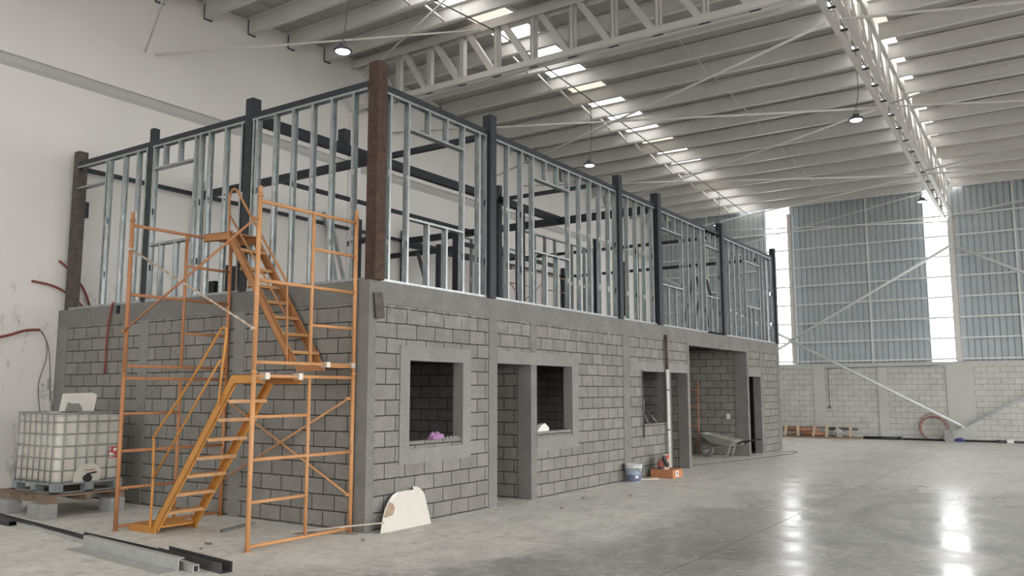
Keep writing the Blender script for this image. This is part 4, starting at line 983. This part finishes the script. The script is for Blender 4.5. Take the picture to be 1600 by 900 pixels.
# ladder
ld = thing('metal_ladder', (-1.6, 14.4, 0), 'orange ladder standing in the wide passage behind the wheelbarrow', 'ladder')
for x in (-1.3, -1.72): add('rail', lambda b: tube(b, [(x, 14.4, 0), (x-.05, 14.55, 2.02)], .02, 10), 'orange_old', ld)
for z in (.35, .8, 1.3, 1.78): add('rung', lambda b: tube(b, [(-1.3-.05*z/2, 14.4+.15*z/2, z), (-1.72-.05*z/2, 14.4+.15*z/2, z)], .016, 8), 'orange_old', ld)
add('brace', lambda b: tube(b, [(-1.31, 14.41, .4), (-1.72, 14.42, .75)], .01, 6), 'galv', ld)
hose('floor_cable', [(-.4, 10.9, .012), (-.16, 10.95, .012), (.05, 12.08, .012), (.25, 12.88, .012), (.5, 14.2, .012), (.62, 15.4, .012), (.74, 16.2, .012), (.68, 16.8, .012), (.5, 17.05, .012), (.3, 16.8, .012), (.12, 16.5, .012)], .009, 'wire', 'thin dark cable snaking on the floor past the passage')

# ------------------------------------------------------------------ profiles on the floor, bottom left
def strip_obj(name, build, mat, label): tag(add(name, build, mat), label, 'metal profile')
def cprof(b, a, c, w, h, t=.004):
    """open channel lying on the floor from a to c"""
    a, c = Vector((a[0], a[1], 0)), Vector((c[0], c[1], 0)); d = (c-a).normalized(); s = d.cross(Vector((0, 0, 1)))
    bar(b, a+Vector((0, 0, t/2)), c+Vector((0, 0, t/2)), w, t)
    for k in (-1, 1): bar(b, a+s*k*(w/2-t/2)+Vector((0, 0, h/2)), c+s*k*(w/2-t/2)+Vector((0, 0, h/2)), t, h)
strip_obj('metal_track', lambda b: cprof(b, (-5.4, -1.78), (-2.55, -2.1), .07, .03), 'dark_track', 'thin dark channel lying in front of the tank blocks')
strip_obj('metal_track', lambda b: cprof(b, (-2.62, -2.1), (-.3, -2.3), .09, .06), 'dark_track', 'dark channel lying behind the bright angle on the floor')
strip_obj('metal_track', lambda b: cprof(b, (-.75, -2.24), (.5, -2.4), .12, .1), 'dark_track', 'dark wide channel ending at the bottom edge, right of the angle')
strip_obj('metal_strip', lambda b: (bar(b, (-3.9, -2.04, .012), (-2.1, -2.28, .012), .06, .02), bar(b, (-3.9, -2.07, .02), (-2.1, -2.31, .02), .005, .03)), 'galv_flat', 'bright narrow strip left of the bright angle on the floor')
def angle_prof(b):
    a, c = Vector((-1.98, -2.42, 0)), Vector((.06, -2.62, 0)); d = (c-a).normalized(); s = d.cross(Vector((0, 0, 1)))
    bar(b, a+s*.09+Vector((0, 0, .004)), c+s*.09+Vector((0, 0, .004)), .19, .005)
    bar(b, a+Vector((0, 0, .065)), c+Vector((0, 0, .065)), .006, .12)
    bar(b, a-s*.03+Vector((0, 0, .123)), c-s*.03+Vector((0, 0, .123)), .06, .005)
strip_obj('metal_angle', angle_prof, 'galv_flat', 'bright folded metal angle lying at the bottom left')
def sqtube(b, a, c, w, h, t=.006):
    a, c = Vector(a), Vector(c); d = (c-a).normalized(); s = d.cross(Vector((0, 0, 1))); u = Vector((0, 0, 1))
    for k in (-1, 1):
        bar(b, a+s*k*(w-t)/2, c+s*k*(w-t)/2, t, h); bar(b, a+u*k*(h-t)/2, c+u*k*(h-t)/2, w-2*t, t)
strip_obj('steel_tube', lambda b: sqtube(b, (-6.2, -1.99, .03), (-4.2, -2.12, .03), .1, .06), 'dark_steel', 'dark square tube on the floor at the left edge')
strip_obj('steel_tube', lambda b: sqtube(b, (-.4, -2.44, .04), (.25, -2.56, .04), .06, .07), 'galv_flat', 'pale square tube end at the bottom edge beside the angle')
tag(add('loose_track', lambda b: cprof(b, (-1.5, -.95), (-1.72, -.28), .045, .03), 'galv'), 'short galvanised channel lying inside the scaffold', 'metal profile')
for i, (x, y, l, a) in enumerate(((-.98, -1.56, .08, .3), (-.75, -1.8, .03, 1), (.38, -.43, .05, 2.), (.9, 3.2, .04, .4), (1.1, 5.1, .05, .7), (.62, 4.4, .03, 1.2))):
    tag(add('floor_debris', lambda b: bar(b, (x, y, .011), (x+l*math.cos(a), y+l*math.sin(a), .011), .03, .022), 'debris'),
        ['brown scrap on the floor inside the scaffold', 'tiny crumb on the floor beside the scaffold leg', 'small scrap on the floor by the corner column', 'small chip on the floor in front of the first doorway', 'small chip on the floor in front of the block wall', 'tiny chip near the second window'][i], 'debris')
rs = random.Random(11)
def rubble(b):
    for i in range(60):
        y = rs.uniform(2.3, 5.2); x = .03+abs(rs.gauss(0, .1)); s = rs.uniform(.006, .018)
        box(b, (x, y, 0), (x+s, y+s*1.2, s*.8))
o = add('rubble', rubble, 'loose_block'); tag(o, 'fine grey rubble along the foot of the front at the first doorway', 'rubble', kind='stuff')
# saw-cut joints
struct('trim_40', lambda b: box(b, (3.995, -18, 0), (4.005, FY, .0012)), 'dark_track', 'saw cut joint running down the hall floor', 'floor joint')

# ------------------------------------------------------------------ things along the far wall
rk = thing('timber_rack', (-.8, 25.0, 0), 'low timber rack at the foot of the far wall', 'rack')
add('bottom_plank', lambda b: box(b, (-2.1, 24.75, 0), (.75, 25.3, .06)), 'wood', rk)
for z in (.07, .36): add('rail', lambda b: box(b, (-2.1, 25.15, z), (.45, 25.2, z+.045)), 'wood', rk)
for x, dx in ((-1.95, .06), (-1.45, -.02), (-.9, .05), (-.42, .02), (.42, .0)):
    add('upright', lambda b: bar(b, (x, 24.86, .06), (x+dx, 24.92, .48), .09, .05, (0, 1, 0)), 'wood_pale', rk)
add('brace', lambda b: bar(b, (-1.85, 25.1, .07), (-1.4, 25.1, .28), .03, .04), 'wood_pale', rk)
for i, (y, z, x0, x1, m, s) in enumerate(((25.03, .14, -1.3, -.52, 'terracotta', 'terracotta pipe stub lying in the middle of the timber rack'), (25.05, .29, -2.05, -.75, 'terracotta', 'brown red pipe lying on top at the left of the timber rack'), (25.02, .35, -.35, .66, 'dark_track', 'dark pipe sticking out right of the timber rack'))):
    tag(add('plastic_pipe', lambda b: tube(b, [(x0, y, z), (x1, y, z)], .07 if i < 2 else .045, 14), m), s, 'pipe', 'pipes in the timber rack')
def lumps(b):
    from mathutils import noise as mn
    bmesh.ops.create_icosphere(b, subdivisions=3, radius=1)
    for v in b.verts:
        k = 1+.6*mn.noise(v.co*2.5); c = v.co*k; v.co = (c.x*.2-.02, c.y*.08+25.0, max(c.z*.17, -.14)+.2)
tag(add('crumpled_sheet', lumps, 'galv_flat'), 'crumpled grey sheet at the right end of the timber rack', 'sheet')
tag(add('black_pipe', lambda b: (tube(b, [(.82, 25.1, .055), (2.05, 25.15, .055)], .055, 12), tube(b, [(1.98, 25.15, .055), (2.1, 25.15, .055)], .065, 12)), 'black'), 'thick black pipe on the floor right of the timber rack', 'pipe')
tag(add('black_pipe', lambda b: tube(b, [(2.12, 25.2, .035), (6.9, 25.22, .035)], .035, 10), 'black'), 'long thin black pipe along the foot of the far wall', 'pipe')
hc = thing('hose_coil', (3.1, 25.33, 0), 'red hose coil leaning upright on the far wall', 'hose')
for i, (r, dy) in enumerate(((.42, 0), (.46, .035), (.4, .06))):
    add('loop', lambda b: tube(b, [(3.12+r*math.cos(2*PI*k/36), 25.3+dy+.02*math.sin(2*PI*k/36), r+.016+r*math.sin(2*PI*k/36)) for k in range(36)], .016, 8, closed=True), 'redhose', hc)
loose(3.5, 24.9, 3.78, 25.1, .4, 'pale block standing on end in front of the red hose coil')
def smallblob(b):
    from mathutils import noise as mn
    bmesh.ops.create_icosphere(b, subdivisions=3, radius=1)
    for v in b.verts:
        k = 1+.5*mn.noise(v.co*3); c = v.co*k; v.co = (c.x*.14+3.95, c.y*.06+25.05, max(c.z*.08, -.05)+.052)
tag(add('crumpled_bag', smallblob, 'blue'), 'small crumpled blue bag right of the pale block', 'bag')
tag(add('pipe_fitting', lambda b: (tube(b, [(5.0, 25.1, .05), (5.5, 25.12, .05)], .05, 10), tube(b, [(5.2, 25.02, .05), (5.2, 25.18, .05)], .04, 10)), 'dark_track'), 'dark pipe fitting lying on the far floor at the right', 'pipe')
tag(add('white_packet', lambda b: box(b, (5.35, 24.98, 0), (5.55, 25.06, .12)), 'white_print', bevel=.02), 'small white packet by the pipe fitting at the far right', 'packet')

# ------------------------------------------------------------------ light, world, camera
wd = bpy.data.worlds.new('World'); bpy.context.scene.world = wd; wd.use_nodes = True
bg = wd.node_tree.nodes['Background']; bg.inputs['Color'].default_value = (1., .985, .955, 1); bg.inputs['Strength'].default_value = 5.6

cam = bpy.data.cameras.new('camera'); co = bpy.data.objects.new('camera', cam); C.objects.link(co)
cam.sensor_width = 36; cam.lens = 1303.77*36/1600; cam.clip_end = 200; cam.clip_start = .05
yaw, pitch, roll = RAD(33.8402), RAD(7.0780), RAD(-.0391)
f = Vector((-math.sin(yaw)*math.cos(pitch), math.cos(yaw)*math.cos(pitch), math.sin(pitch)))
r = Vector((math.cos(yaw), math.sin(yaw), 0)); u = r.cross(f)
r2 = math.cos(roll)*r+math.sin(roll)*u; u2 = -math.sin(roll)*r+math.cos(roll)*u
co.matrix_world = Matrix(((r2.x, u2.x, -f.x, 7.38246), (r2.y, u2.y, -f.y, -7.74954), (r2.z, u2.z, -f.z, 1.72576), (0, 0, 0, 1)))
sc = bpy.context.scene; sc.camera = co
vs = sc.view_settings; vs.view_transform = 'Standard'; vs.look = 'None'; vs.gamma = 1; vs.use_curve_mapping = False
vs.exposure = 0.36
sc.cycles.use_denoising = True
sc.cycles.max_bounces = 10; sc.cycles.diffuse_bounces = 7; sc.cycles.glossy_bounces = 4
sc.cycles.sample_clamp_indirect = 8
